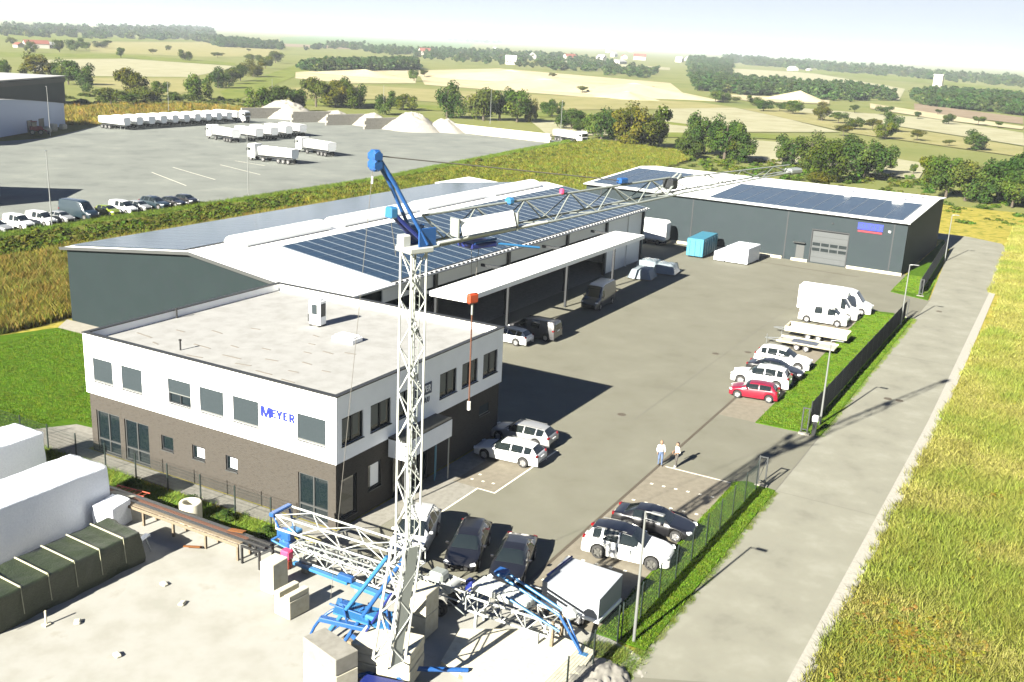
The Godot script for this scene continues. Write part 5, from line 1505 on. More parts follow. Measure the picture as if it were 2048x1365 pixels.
func person(at: Vector3, turn: float, label: String, tall: float, c: Dictionary, stride: float, bent: float) -> void:
	var o := thing("person", label, "person", at, turn)
	var S: Color = c.shirt; var T: Color = c.trousers; var K := Color(.17, .095, .062); var E: Color = c.shoes
	var f := tall / 1.8
	var V := func(x: float, y: float, z: float) -> Vector3: return Vector3(x, y, z) * f
	# faces +z; x to its left
	var b := [[V.call(0, .95, 0), V.call(0, 1.0, .01), .135 * f, .13 * f, T], [V.call(-.045, 1.08, .01), V.call(-.06, 1.36, .0), .115 * f, .12 * f, S], [V.call(.045, 1.08, .01), V.call(.06, 1.36, .0), .115 * f, .12 * f, S], [V.call(-.14, 1.42, 0), V.call(.14, 1.42, 0), .075 * f, .075 * f, S], [V.call(0, 1.44, 0), V.call(0, 1.58, .02), .055 * f, .055 * f, K], [V.call(0, 1.63, .02), V.call(0, 1.70, .01), .085 * f, .092 * f, K], [V.call(0, 1.60, .06), V.call(0, 1.64, .07), .05 * f, .05 * f, K], [V.call(0, 1.645, .10), V.call(0, 1.665, .10), .018 * f, .012 * f, K], [V.call(-.09, 1.66, .0), V.call(-.095, 1.68, 0), .018 * f, .018 * f, K], [V.call(.09, 1.66, .0), V.call(.095, 1.68, 0), .018 * f, .018 * f, K]]
	for s in [-1.0, 1.0]:
		var kz: float = s * stride
		b.append([V.call(s * .085, .95, 0), V.call(s * .10, .52, .04 + kz * .5), .095 * f, .068 * f, T])
		b.append([V.call(s * .10, .52, .04 + kz * .5), V.call(s * .105, .09, kz), .066 * f, .045 * f, T])
		b.append([V.call(s * .105, .05, kz - .04), V.call(s * .115, .04, kz + .16), .045 * f, .04 * f, E])
		var hx: float = s * (.27 - bent * .12); var hz: float = .05 + bent * .22
		b.append([V.call(s * .20, 1.40, 0), V.call(s * .27, 1.13, -.03), .058 * f, .045 * f, S])
		b.append([V.call(s * .27, 1.13, -.03), V.call(hx, .90 + bent * .2, hz), .042 * f, .03 * f, K if c.get("short", false) else S])
	var m := MB.new()
	figure_mesh(b, .026, .05, m)
	for s in [-1.0, 1.0]:
		var w: Vector3 = V.call(s * (.27 - bent * .12), .90 + bent * .2, .05 + bent * .22)
		var hb := [[w + V.call(0, .02, 0), w + V.call(0, -.07, .01), .028 * f, .034 * f, K]]
		for i in 4:
			var kx: Vector3 = w + V.call(0, -.085, -.027 + i * .019)
			var ln: float = [.058, .07, .074, .062][i] * f
			hb.append([kx, kx + Vector3(-s * .006, -ln * .55, .003), .009 * f, .0085 * f, K])
			hb.append([kx + Vector3(-s * .006, -ln * .55, .003), kx + Vector3(-s * .022, -ln, .004), .0085 * f, .007 * f, K])
		hb.append([w + V.call(0, -.035, .026), w + V.call(-s * .012, -.085, .052), .011 * f, .009 * f, K])
		figure_mesh(hb, .008, .008, m)
	var mt := StandardMaterial3D.new()
	mt.vertex_color_use_as_albedo = true
	mt.roughness = .85
	obj("body", m.mesh(), mt, o)
	var h := MB.new()
	figure_mesh([[V.call(0, 1.70, -.015), V.call(0, 1.73, -.005), .092 * f, .088 * f, c.hair], [V.call(0, 1.62, -.05), V.call(0, 1.68, -.04), .06 * f, .075 * f, c.hair]], .02, .03, h)
	obj("hair", h.mesh(), mt, o)
	for s in [-1, 1]: rod(o, "eye", V.call(s * .034, 1.675, .088), V.call(s * .034, 1.675, .1), .011 * f, M.black)
	rod(o, "mouth", V.call(-.022, 1.612, .115), V.call(.022, 1.612, .115), .006 * f, M.sign_red)

func people() -> void:
	person(Vector3(11.5, .012, -19.75), .5, "person in white shirt and light blue jeans standing on drain line", 1.8, {"shirt": Color(.42, .42, .40), "trousers": Color(.055, .085, .15), "shoes": Color(.05, .04, .03), "hair": Color(.10, .075, .045)}, .06, .3)
	person(Vector3(12.5, .012, -20.15), -.7, "dark-haired person in white shirt and grey trousers", 1.76, {"shirt": Color(.40, .38, .34), "trousers": Color(.045, .043, .038), "shoes": Color(.3, .3, .29), "hair": Color(.008, .006, .005), "short": true}, .09, .9)

# ---------------------------------------------------------------- neighbouring truck yard
func tipper(called: String, label: String, at: Vector3, turn: float, with_cab: bool, group: String) -> void:
	# semi-trailer tipper; front towards +x
	var o := thing(called, label, "truck" if with_cab else "trailer", at, turn, group)
	if not cache.has("tub"):
		var b := MB.new()
		var rows := []
		for s in [[-4.3, 1.25], [-4.25, 1.3], [4.1, 1.2], [4.3, 1.18]]:
			var y0: float = s[1]
			rows.append(PackedVector3Array([Vector3(s[0], 3.05, 1.22), Vector3(s[0], 2.2, 1.25), Vector3(s[0], y0 + .3, 1.1), Vector3(s[0], y0, .75), Vector3(s[0], y0, -.75), Vector3(s[0], y0 + .3, -1.1), Vector3(s[0], 2.2, -1.25), Vector3(s[0], 3.05, -1.22)]))
		b.grid(rows)
		for x in [-4.3, 4.3]:
			var d := signf(x)
			var p := [Vector3(x, 1.2, -.8), Vector3(x, 1.2, .8), Vector3(x, 2.2, 1.24), Vector3(x, 3.05, 1.22), Vector3(x, 3.05, -1.22), Vector3(x, 2.2, -1.24)]
			for k in 4:
				if d < 0: b.tri(p[0], p[k + 1], p[k + 2])
				else: b.tri(p[0], p[k + 2], p[k + 1])
		cache["tub"] = b.mesh()
		var t := MB.new()
		var r2 := []
		for i in 15:
			var x := -4.25 + i * 8.5 / 14
			var row := PackedVector3Array()
			for j in 7:
				var z := -1.2 + j * .4
				row.append(Vector3(x, 3.06 + .1 * cos(z * 1.3) + (.05 if i % 2 else -.02), z))
			r2.append(row)
		t.grid(r2, true)
		cache["tub_cover"] = t.mesh()
		var c := MB.new()
		var r3 := []
		for s in [[0, 1.0, .9, 1.1], [.08, 3.0, .7, 1.22], [.35, 3.42, .7, 1.22], [1.9, 3.5, .7, 1.22], [2.05, 3.4, .75, 1.2], [2.1, 1.0, .9, 1.1]]:
			var x: float = 1.1 - s[0]
			r3.append(PackedVector3Array([Vector3(x, s[2], s[3]), Vector3(x, (s[1] + s[2]) / 2, s[3] + .02), Vector3(x, s[1] - .1, s[3]), Vector3(x, s[1], s[3] - .15), Vector3(x, s[1], -s[3] + .15), Vector3(x, s[1] - .1, -s[3]), Vector3(x, (s[1] + s[2]) / 2, -s[3] - .02), Vector3(x, s[2], -s[3])]))
		c.grid(r3, true)
		cache["truck_cab"] = c.mesh()
	var tr := node(o, "tipper_body")
	obj("tub", cache["tub"], M.pvc_white, tr)
	obj("tub_cover", cache["tub_cover"], M.wall_sheet, tr)
	for i in 6:
		for k in [-1, 1]: bx(tr, "rib", Vector3(-3.5 + i * 1.4, 2.3, k * 1.27), Vector3(.1, 1.3, .06), M.pvc_white)
	bx(o, "chassis", Vector3(0, 1.0, 0), Vector3(8.4, .22, .9), M.dark_trim)
	for x in [-3.3, -2.05, -.8]:
		for k in [-1, 1]: wheel(o, Vector3(x, .5, k * 1.02), .5, .36, k, M.rim)
	bx(o, "bumper", Vector3(-4.3, .6, 0), Vector3(.12, .16, 2.3), M.dark_trim)
	if with_cab:
		var c := node(o, "cab", Vector3(6.2, 0, 0))
		obj("shell", cache["truck_cab"], M.car_white, c)
		cbx(c, "windscreen", Vector3(1.06, 2.45, 0), Vector3(.06, .85, 2.1), M.car_glass, .02, Basis(Vector3(0, 0, 1), -.04))
		for k in [-1, 1]:
			cbx(c, "side_window", Vector3(.4, 2.4, k * 1.235), Vector3(.8, .65, .03), M.car_glass, .01)
			cbx(c, "mirror", Vector3(1.0, 2.3, k * 1.42), Vector3(.12, .6, .2), M.dark_trim, .03)
			cbx(c, "headlight", Vector3(1.1, .95, k * .9), Vector3(.1, .25, .4), M.lamp_clear, .03)
		bx(c, "grille", Vector3(1.1, 1.4, 0), Vector3(.06, .9, 1.7), M.dark_trim)
		bx(o, "tractor_frame", Vector3(5.1, .9, 0), Vector3(5.2, .25, .9), M.dark_trim)
		bx(o, "fuel_tank", Vector3(4.9, .75, 1.0), Vector3(1.2, .5, .4), M.zinc)
		for x in [6.4, 3.2]:
			for k in [-1, 1]: wheel(o, Vector3(x, .5, k * 1.02), .5, .36, k, M.rim)
	else:
		for k in [-1, 1]: rod(o, "landing_leg", Vector3(2.6, 1.0, k * .7), Vector3(2.6, .02, k * .7), .08, M.zinc)

func nth(i: int) -> String:
	var w := ["first", "second", "third", "fourth", "fifth", "sixth", "seventh", "eighth", "ninth", "tenth", "eleventh", "twelfth", "thirteenth", "fourteenth", "fifteenth", "sixteenth", "seventeenth", "eighteenth", "nineteenth", "twentieth"]
	if i < w.size(): return w[i]
	return "%d%s" % [i + 1, "st" if i % 10 == 0 else "nd" if i % 10 == 1 else "rd" if i % 10 == 2 else "th"]

func truck_yard() -> void:
	ground_sheet("truck_yard_pavement", PackedVector2Array([Vector2(-84.5, 60), Vector2(-86.3, -72), Vector2(-86.9, -112), Vector2(-92.4, -177), Vector2(-97.5, -222), Vector2(-122, -232), Vector2(-205, -232), Vector2(-198, -148), Vector2(-178, -116), Vector2(-176, -60), Vector2(-230, 60)]), 0.03, M.truck_yard, .1)
	var G := "tippers parked side by side"
	for i in 10:
		tipper("tipper_trailer", "white tipper trailer, %s in the long row from its near end" % nth(i), Vector3(-187.5 - i * .15, .03, -143.5 - i * 4.15), .08, false, G)
	tipper("tipper_truck", "white tipper truck with cab at far end of long row", Vector3(-190.0, .03, -186.0), .08, true, G)
	G = "tippers in the second row"
	tipper("tipper_truck", "white tipper truck, nearest of the second row", Vector3(-150.8, .03, -145.5), PI - .25, true, G)
	for i in 4:
		tipper("tipper_trailer", "white tipper trailer, %s behind the second row's truck" % nth(i), Vector3(-149.6 - i * .6, .03, -152.0 - i * 6.0), PI - .2, false, G)
	G = "single tippers on the open yard"
	tipper("tipper_truck", "white tipper truck standing nearest on the open truck yard", Vector3(-114.5, .03, -123.3), PI + .05, true, G)
	tipper("tipper_truck", "white tipper truck alone beyond the nearest truck", Vector3(-118.5, .03, -141.3), PI - .22, true, G)
	tipper("tipper_truck", "white tipper truck beside the far block wall", Vector3(-97.5, .03, -222.5), -.35, true, G)
	# bays of stacked concrete blocks with heaps between
	var hs := [[-190, -213, 17.0, 4.6], [-204, -226, 16.0, 4.0], [-172.5, -214, 12.0, 3.4], [-159.5, -215, 12.5, 3.5], [-144, -214, 17.0, 4.8], [-136, -219, 14.0, 3.4]]
	for i in hs.size():
		var k: Array = hs[i]
		var b := MB.new()
		var rows := []
		var nz := FastNoiseLite.new()
		nz.seed = i + 50
		nz.frequency = .12
		for a in 14:
			var row := PackedVector3Array()
			var f := a / 13.0
			for q in 29:
				var an := TAU * q / 28
				var rr: float = k[2] * .5 * (1.0 - f) * (1.0 + .3 * nz.get_noise_2d(cos(an) * 8 + i * 40, sin(an) * 8))
				row.append(Vector3(cos(an) * rr * 1.2, k[3] * minf(1.0, f * 1.25) * (1.0 + .22 * nz.get_noise_2d(cos(an) * rr * 5 + i * 9, sin(an) * rr * 5)) - .05, sin(an) * rr))
			rows.append(row)
		b.grid(rows, true)
		var o := obj("gravel_heap", b.mesh(), M.gravel_heap)
		o.position = Vector3(k[0], .03, k[1])
		tag(o, "pale gravel heap, %s from the left along the block bays" % nth(i), "heap", "gravel heaps in the block bays")
	var ws := [[-195, -204, 14.0, .9, 3.2], [-178, -207.5, 13.0, .9, 3.2], [-166.5, -209.5, 12.0, .9, 3.0], [-152.5, -209.5, 12.0, .9, 3.0]]
	for i in ws.size():
		var k: Array = ws[i]
		var o := thing("block_wall", "concrete block wall, %s divider from the left of the bays" % nth(i), "wall", Vector3(k[0] + 2.5, 0, k[1] + 1.5), 1.25, "walls of the gravel bays")
		for r in 4:
			for q in 7: cbx(o, "block", Vector3(-6 + q * 2.0 + (.5 if r % 2 else 0.0), .4 + r * .8, 0), Vector3(1.98, .79, .8), M.concrete, .04)
	var lw := thing("block_wall", "long low concrete block wall at the yard's far corner", "wall", Vector3(-115, 0, -217.5), -.1)
	for r in 3:
		for q in 17: cbx(lw, "block", Vector3(-17 + q * 2.0 + (.4 if r % 2 else 0.0), .4 + r * .8, 0), Vector3(1.98, .79, .8), M.concrete_pale, .04)
	for l in [[-119.3, -94.1, -102.6, -86.7], [-122.3, -102.0, -104.8, -95.7], [-119.5, -111.8, -104.3, -106.8], [-122.3, -118.8, -112.9, -117.5]]:
		var d := Vector2(l[2] - l[0], l[3] - l[1]).normalized().orthogonal() * .08
		ground_sheet("painted_line", PackedVector2Array([Vector2(l[0], l[1]) + d, Vector2(l[2], l[3]) + d, Vector2(l[2], l[3]) - d, Vector2(l[0], l[1]) - d]), .036, M.paint_line)
	ground_sheet("rough_ground", PackedVector2Array([Vector2(-260, -120), Vector2(-178, -116), Vector2(-199, -150), Vector2(-206, -232), Vector2(-262, -232)]), -.02, M.bank)
	ground_sheet("sand_track", PackedVector2Array([Vector2(-86, -214), Vector2(-74, -205), Vector2(-60, -182), Vector2(-48, -150), Vector2(-50, -132), Vector2(-60, -138), Vector2(-70, -165), Vector2(-82, -190)]), .02, M.pit)
	# lamp poles
	var lp := [[-85.4, -46.9, 10.2, "tall lamp pole beside the row of parked cars"], [-86.3, -84.6, 11.6, "tall lamp pole on the verge beside the truck yard"], [-181.9, -120.1, 11.3, "tall lamp pole before the blue-grey hall"], [-219.9, -191.3, 9.2, "tall lamp pole behind the long tipper row"], [-211.2, -228.5, 10.4, "tall lamp pole behind the first gravel heap"], [-186.4, -257.3, 9.3, "tall lamp pole behind the middle gravel heaps"], [-141.9, -255.3, 11.1, "tall lamp pole before the round green trees"], [-94.6, -212.9, 11.8, "tall lamp pole beside the far tipper truck"]]
	for k in lp: street_lamp(Vector3(k[0], 0, k[1]), k[2], k[3], "lamp poles of the truck yard", Vector3(.3, 0, .4))
	# neighbouring halls at the picture's edge
	var o := thing("neighbour_hall", "blue-grey hall with rounded roof at picture edge", "building", Vector3(-200.3, 0, -138.6), 2.055)
	var hw := MB.new()
	var hr := MB.new()
	var pf := []
	for k in 13: pf.append(Vector2(-k * 5.0, 5.7 + 3.2 * sin(minf(k / 10.0, 1.0) * PI * .5)))
	for k in 12:
		var p: Vector2 = pf[k]; var q: Vector2 = pf[k + 1]
		hw.quad(Vector3(q.x, 0, 0), Vector3(p.x, 0, 0), Vector3(p.x, p.y, 0), Vector3(q.x, q.y, 0))
		hw.quad(Vector3(p.x, 0, -20), Vector3(q.x, 0, -20), Vector3(q.x, q.y, -20), Vector3(p.x, p.y, -20))
		hr.quad(Vector3(q.x, q.y, .3), Vector3(p.x, p.y, .3), Vector3(p.x, p.y, -20.3), Vector3(q.x, q.y, -20.3))
	hw.quad(Vector3(0, 0, 0), Vector3(0, 0, -20), Vector3(0, 5.7, -20), Vector3(0, 5.7, 0))
	obj("wall", hw.mesh(), M.hall_blue_grey, o)
	obj("roof", hr.mesh(), M.shed_roof, o)
	for x in [-13.0, -19.0]: bx(o, "door", Vector3(x, 1.4, .04), Vector3(2.6, 2.8, .1), M.dark_trim)
	o = thing("neighbour_shed", "dark shed with pale flat roof behind the blue-grey hall", "building", Vector3(-266, 0, -190), 2.055)
	cbx(o, "wall", Vector3(-40, 4.0, -14), Vector3(80, 8.0, 28), M.shed_teal, .1)
	bx(o, "fascia", Vector3(-40, 7.3, .1), Vector3(80.4, 1.4, .3), M.dark_trim)
	bx(o, "roof", Vector3(-40, 8.4, -14), Vector3(81, .4, 29), M.shed_roof)
	o = thing("neighbour_hall", "blue corner of a hall at the truck yard's edge", "building", Vector3(-112.2, 0, -58.2), .62)
	cbx(o, "wall", Vector3(-10, 3.5, 6), Vector3(20, 7.0, 12), M.hall_blue_grey, .1)
	bx(o, "roof", Vector3(-10, 7.1, 6), Vector3(20.3, .2, 12.3), M.shed_roof)
	var m := thing("red_machine", "small red loader beside the blue-grey hall", "loader", Vector3(-186.2, 0, -119.6), 1.0)
	cbx(m, "body", Vector3(0, 1.4, 0), Vector3(2.8, 1.1, 1.6), M.sign_red, .2)
	cbx(m, "cab", Vector3(-.4, 2.4, 0), Vector3(1.2, 1.2, 1.4), M.car_glass, .1)
	cbx(m, "cab_roof", Vector3(-.4, 3.05, 0), Vector3(1.4, .15, 1.6), M.sign_red, .05)
	for x in [-.9, .9]:
		for k in [-1, 1]: wheel(m, Vector3(x, .6, k * .9), .6, .4, k, M.rim_dark)
	rod(m, "lift_arm", Vector3(.8, 1.6, .6), Vector3(2.4, .7, .6), .1, M.sign_red)
	rod(m, "lift_arm", Vector3(.8, 1.6, -.6), Vector3(2.4, .7, -.6), .1, M.sign_red)
	cbx(m, "bucket", Vector3(2.7, .5, 0), Vector3(.7, .7, 1.9), M.dark_trim, .1)
	for k in [[-189.0, -124.8, 1.4, "grey bulk bag nearest the lamp pole"], [-191.0, -128.0, 1.8, "grey bulk bag in middle of the junk row"], [-193.4, -132.6, 1.3, "grey bulk bag farthest along the junk row"]]:
		var s := cbx(self, numbered("bulk_bag"), Vector3(k[0], k[2] / 2, k[1]), Vector3(1.6, k[2], 1.6), M.concrete_pale, .3)
		tag(s, k[3], "bag", "bulk bags by the blue-grey hall")
	# low embankment between yard and storage hall
	var b := MB.new()
	var rows := []
	var nz := FastNoiseLite.new()
	nz.seed = 5
	nz.frequency = .06
	var prof := [[-85.0, .0], [-83.5, .25], [-81.0, .75], [-78.0, .95], [-74.0, .8], [-68.0, .5], [-60.0, .25], [-52.0, .1], [-47.8, 0.0]]
	for i in 60:
		var z := 12.0 - i * 4.0
		var sh := -maxf(0.0, -z - 112.0) * .11
		var row := PackedVector3Array()
		for p in prof:
			row.append(Vector3(p[0] + sh, p[1] + nz.get_noise_2d(p[0] * 2, z * 2) * .3 * (1.0 if p[1] > 0 else 0.0) + .012, z))
		rows.append(row)
	b.grid(rows)
	var bk := obj("embankment", b.mesh(), M.bank)
	bk.set_meta("kind", "structure")

func bank_height(x: float) -> float:
	if x > -47.8 or x < -85: return 0.0
	if x < -78: return lerpf(0, .95, (x + 85) / 7.0)
	return lerpf(.95, 0, (x + 78) / 30.2)

# ---------------------------------------------------------------- plants
func crown_mesh(leaves: int, leaf: float, lobes: int, cols: Array, sd: int, flat := 1.0) -> ArrayMesh:
	var r := RandomNumberGenerator.new()
	r.seed = sd
	var b := MB.new()
	b.tinted = true
	var cen := []
	for i in lobes:
		var d := Vector3(r.randfn(), r.randfn() * .8 + .15, r.randfn()).normalized()
		var rad := r.randf_range(.2, .44)
		cen.append([d * r.randf_range(.3, 1.0 - rad * .45), rad, cols[r.randi() % cols.size()]])
	cen.append([Vector3(0, -.1, 0), .5, cols[0]])
	for i in leaves:
		var c: Array = cen[r.randi() % cen.size()]
		var d := Vector3(r.randfn(), r.randfn(), r.randfn()).normalized()
		var p: Vector3 = c[0] + d * c[1] * pow(r.randf(), .28) * r.randf_range(.85, 1.16)
		p.y *= flat
		var nrm := (d + Vector3(r.randfn(), r.randfn(), r.randfn()) * .55 + Vector3(0, .35, 0)).normalized()
		var s := nrm.cross(Vector3(r.randfn(), r.randfn(), r.randfn())).normalized()
		var t := nrm.cross(s)
		var l := leaf * r.randf_range(.55, 1.25)
		var k: Color = c[2]
		var j := r.randf_range(.72, 1.3)
		b.col = Color(k.r * j * r.randf_range(.9, 1.15), k.g * j, k.b * j)
		b.trin(p - s * l, p + t * l * .7, p + s * l, nrm, nrm, nrm)
		b.trin(p - s * l, p + s * l, p - t * l * .6, nrm, nrm, nrm)
	return b.mesh()

func trunk_mesh(sd: int) -> ArrayMesh:
	var r := RandomNumberGenerator.new()
	r.seed = sd
	var b := MB.new()
	b.tube(Vector3(0, -.02, 0), Vector3(.01, .45, 0), .035, .025, 7)
	b.tube(Vector3(.01, .45, 0), Vector3(0, .85, .02), .025, .008, 6)
	for i in 7:
		var a := TAU * i / 7 + r.randf()
		var y := r.randf_range(.3, .6)
		b.tube(Vector3(.005, y, 0), Vector3(cos(a) * .25, y + r.randf_range(.12, .3), sin(a) * .25), .014, .004, 5)
	return b.mesh()

func tuft_mesh(blades: int, h: float, w: float, spread: float, cols: Array, sd: int, lean := .35) -> ArrayMesh:
	var r := RandomNumberGenerator.new()
	r.seed = sd
	var b := MB.new()
	b.tinted = true
	for i in blades:
		var a := r.randf() * TAU
		var p := Vector3(cos(a), 0, sin(a)) * spread * sqrt(r.randf())
		var q := r.randf() * TAU
		var d := Vector3(cos(q), 0, sin(q))
		var hh := h * r.randf_range(.5, 1.15)
		var s := d.cross(Vector3.UP) * w * .5
		var m := p + Vector3(0, hh * .55, 0) + d * lean * hh * .25
		var e := p + Vector3(0, hh, 0) + d * lean * hh
		var k: Color = cols[r.randi() % cols.size()]
		var j := r.randf_range(.8, 1.2)
		b.col = Color(k.r * j, k.g * j, k.b * j)
		var nn := (d + Vector3.UP * .35).normalized()
		b.trin(p - s, p + s, m + s * .8, nn, nn, nn); b.trin(p - s, m + s * .8, m - s * .8, nn, nn, nn); b.trin(m - s * .8, m + s * .8, e, nn, nn, nn)
	return b.mesh()

func scatter(called: String, label: String, m: Mesh, mt: Material, spots: Array, category := "grass") -> void:
	# spots: [position, scale, height factor, tint]
	var mm := MultiMesh.new()
	mm.transform_format = MultiMesh.TRANSFORM_3D
	mm.use_colors = true
	mm.mesh = m
	mm.instance_count = spots.size()
	for i in spots.size():
		var s: Array = spots[i]
		mm.set_instance_transform(i, Transform3D(Basis(Vector3.UP, rng.randf() * TAU) * Basis.from_scale(Vector3(s[1], s[1] * s[2], s[1])), s[0]))
		mm.set_instance_color(i, s[3])
	var o := MultiMeshInstance3D.new()
	o.name = numbered(called)
	o.multimesh = mm
	o.material_override = mt
	add_child(o)
	tag(o, label, category, "", "stuff")

func in_poly(p: Vector2, poly: PackedVector2Array) -> bool:
	return Geometry2D.is_point_in_polygon(p, poly)

func vegetation() -> void:
	var green := [Color(.028, .050, .008), Color(.040, .064, .010), Color(.022, .040, .008), Color(.052, .070, .013)]
	var olive := [Color(.042, .055, .010), Color(.058, .066, .013), Color(.034, .046, .010)]
	var dark := [Color(.018, .036, .008), Color(.026, .046, .009), Color(.036, .055, .011)]
	var crowns := []
	for i in 9: crowns.append(crown_mesh(3800, .06, 10 + i, [green, olive, dark][i % 3], 100 + i))
	var trunks := [trunk_mesh(1), trunk_mesh(2), trunk_mesh(3)]
	# every tree that can be told apart, ordered by bearing for its label
	var list := []
	for i in range(0, TREES.size(), 4):
		var p := Vector3(TREES[i], -.3, TREES[i + 1])
		var dist := Vector2(p.x - 33.4, p.z - 41.4).length()
		var kind := "far" if dist > 480 else ("left" if p.x < -230 else ("heap" if p.x < -125 else ("mid" if p.x < -66 else ("hall" if p.z > -260 else "orchard"))))
		list.append([kind, atan2(p.x - 33.4, -(p.z - 41.4)), p, float(TREES[i + 2]), float(TREES[i + 3])])
	list.sort_custom(func(a, c): return a[1] < c[1])
	var names := {"far": ["small distant tree among the fields, %s counting from the left", "distant field trees"], "left": ["leafy tree beyond the long tipper row, %s from the left", "trees beyond the tipper row"], "heap": ["green tree behind the gravel heaps, %s from the left", "trees behind the gravel heaps"], "mid": ["green tree between truck yard and works hall, %s from the left", "trees between yard and hall"], "hall": ["bushy tree in the hedge behind works hall, %s from the left", "hedge trees behind the works hall"], "orchard": ["orchard tree in the pale fields, %s from the left", "orchard trees"]}
	var count := {}
	for t in list:
		var k: int = count.get(t[0], 0)
		count[t[0]] = k + 1
		var h: float = t[3] * 1.06; var w: float = t[4] * (1.25 if t[0] == "hall" or t[0] == "mid" else 1.1)
		var o := thing("broadleaf_tree", names[t[0]][0] % nth(k), "tree", t[2], rng.randf() * TAU, names[t[0]][1])
		var shrubby: bool = w > h * .62 and h > 5.0 or h < 4.5 and t[0] == "hall"
		var tr := obj("trunk", trunks[rng.randi() % 3], M.bark, o)
		tr.scale = Vector3(h * 1.0, h * .9, h * 1.0)
		var cr := obj("crown", crowns[rng.randi() % 9], [M.leaf0, M.leaf0, M.leaf_warm, M.leaf_deep][rng.randi() % 4], o)
		if shrubby:
			cr.position.y = h * .48
			cr.scale = Vector3(w * .62, h * .56, w * .62)
		else:
			cr.position.y = h * .62
			cr.scale = Vector3(w * .58, h * .42, w * .58)
	# undergrowth between hall and fields
	var low := crown_mesh(700, .10, 9, green + olive, 300, .8)
	var sp := []
	for i in 420:
		var p := Vector3(rnd(-80, 40), -.2, rnd(-228, -152))
		if p.z > -176 and p.x < -20 and rng.randf() < .5: continue
		sp.append([p, rnd(.8, 2.6), rnd(.5, .9), Color(rnd(.8, 1.3), rnd(.9, 1.4), rnd(.7, 1.1))])
	for i in 170: sp.append([Vector3(rnd(-300, -214), -.2, rnd(-262, -188)), rnd(1.2, 3.0), rnd(.5, .9), Color(1, 1, 1) * rnd(.7, 1.1)])
	scatter("undergrowth", "low green undergrowth behind the works hall", low, M.leaf1, sp, "undergrowth")
	# hedge and weeds on the embankment
	sp = []
	for i in 620:
		var z := 6.0 - i * .375
		var sh := -maxf(0.0, -z - 112.0) * .11
		for q in 4:
			var x := rnd(-79.5, -71.5)
			if q == 3 and z < -120: x = rnd(-74, -64)
			if q == 3 and z > -60: x = rnd(-74, -58)
			sp.append([Vector3(x + sh, bank_height(x) - .2, z + rnd(-.3, .3)), rnd(1.0, 2.1), rnd(.6, 1.0), Color(rnd(.7, 1.2), rnd(.75, 1.1), rnd(.6, .9))])
	scatter("hedge", "overgrown green hedge on the embankment beside truck yard", low, M.leaf1, sp, "hedge")
	var ochre := [Color(.115, .10, .022), Color(.09, .085, .018), Color(.065, .08, .014), Color(.145, .12, .034)]
	var tall := tuft_mesh(30, .75, .05, .5, ochre, 31, .6)
	sp = []
	for i in 15000:
		var x := rnd(-70, -47.6); var z := rnd(-85, 6)
		if z > -10.5 and x > -50: continue
		sp.append([Vector3(x, bank_height(x) - .03, z), rnd(.8, 1.5), rnd(.7, 1.2), Color(rnd(.75, 1.25), rnd(.75, 1.2), rnd(.7, 1.1))])
	scatter("wild_grass", "tall ochre grass on the bank beside storage hall", tall, M.leaf1, sp)
	sp = []
	for i in 9000:
		var x := rnd(-78, -46); var z := rnd(-225, -84)
		sp.append([Vector3(x - maxf(0.0, -z - 112.0) * .11, bank_height(x) - .05, z), rnd(.9, 1.7), rnd(.4, .8), Color(rnd(.7, 1.1), rnd(.9, 1.25), rnd(.5, .9))])
	for i in 1600: sp.append([Vector3(rnd(-250, -200), -.05, rnd(-228, -130)), rnd(1.2, 2.4), rnd(.5, .9), Color(rnd(.9, 1.4), rnd(.85, 1.2), rnd(.7, 1.1))])
	for i in 9000:
		var z := rnd(-225, 4)
		var sh := -maxf(0.0, -z - 112.0) * .11
		sp.append([Vector3(rnd(-85, -79.5) + sh, .25, z), rnd(.7, 1.2), rnd(.5, .8), Color(rnd(.55, .75), rnd(.95, 1.25), rnd(.5, .8))])
	scatter("wild_grass", "green grass verge along the truck yard edge", tall, M.leaf1, sp)
	# wild field beyond the road
	var straw := [Color(.19, .192, .05), Color(.18, .186, .044), Color(.16, .175, .036), Color(.21, .208, .064), Color(.14, .16, .03)]
	var mead := tuft_mesh(46, .36, .034, .55, straw, 32, 1.1)
	var nz := FastNoiseLite.new()
	nz.seed = 77
	nz.frequency = .07
	nz.fractal_octaves = 4
	sp = []
	for i in 32000:
		var z := 10.0 - 165.0 * pow(rng.randf(), 1.35)
		var x := 26.5 + 24.0 * rng.randf()
		if z < -94: x -= 1.6 + (-94 - z) * .03
		var q := nz.get_noise_2d(x * 1.4, z * 1.4)
		var g := clampf(q * 2.0 + .45, 0.0, 1.0)
		var w := clampf(nz.get_noise_2d(x * 5 + 300, z * 5) * 2.0 + .3, 0.0, 1.0)
		var tint := Color(1.22, 1.14, 1.25).lerp(Color(.66, .80, .55), g).lerp(Color(.78, .72, .6), w * .6)
		sp.append([Vector3(x, -.05, z), rnd(.8, 1.4), rnd(.6, 1.2) * (1.0 + g * .5), tint * rnd(.93, 1.07)])
	scatter("wild_grass", "wild yellow-green meadow grass beyond the road", mead, M.leaf1, sp)
	# knee-high weeds between the grass
	var bush := crown_mesh(160, .17, 7, olive + [Color(.085, .088, .02), Color(.10, .10, .03)], 400, .8)
	sp = []
	for i in 650:
		var q := Vector2(rng.randfn(), rng.randfn())
		sp.append([Vector3(maxf(27.1, 29.8 + q.x * 1.4), .2, -4.6 + q.y * 2.4), rnd(.22, .5), rnd(.6, 1.1), Color(rnd(1.0, 1.9), rnd(.95, 1.5), rnd(.8, 1.5))])
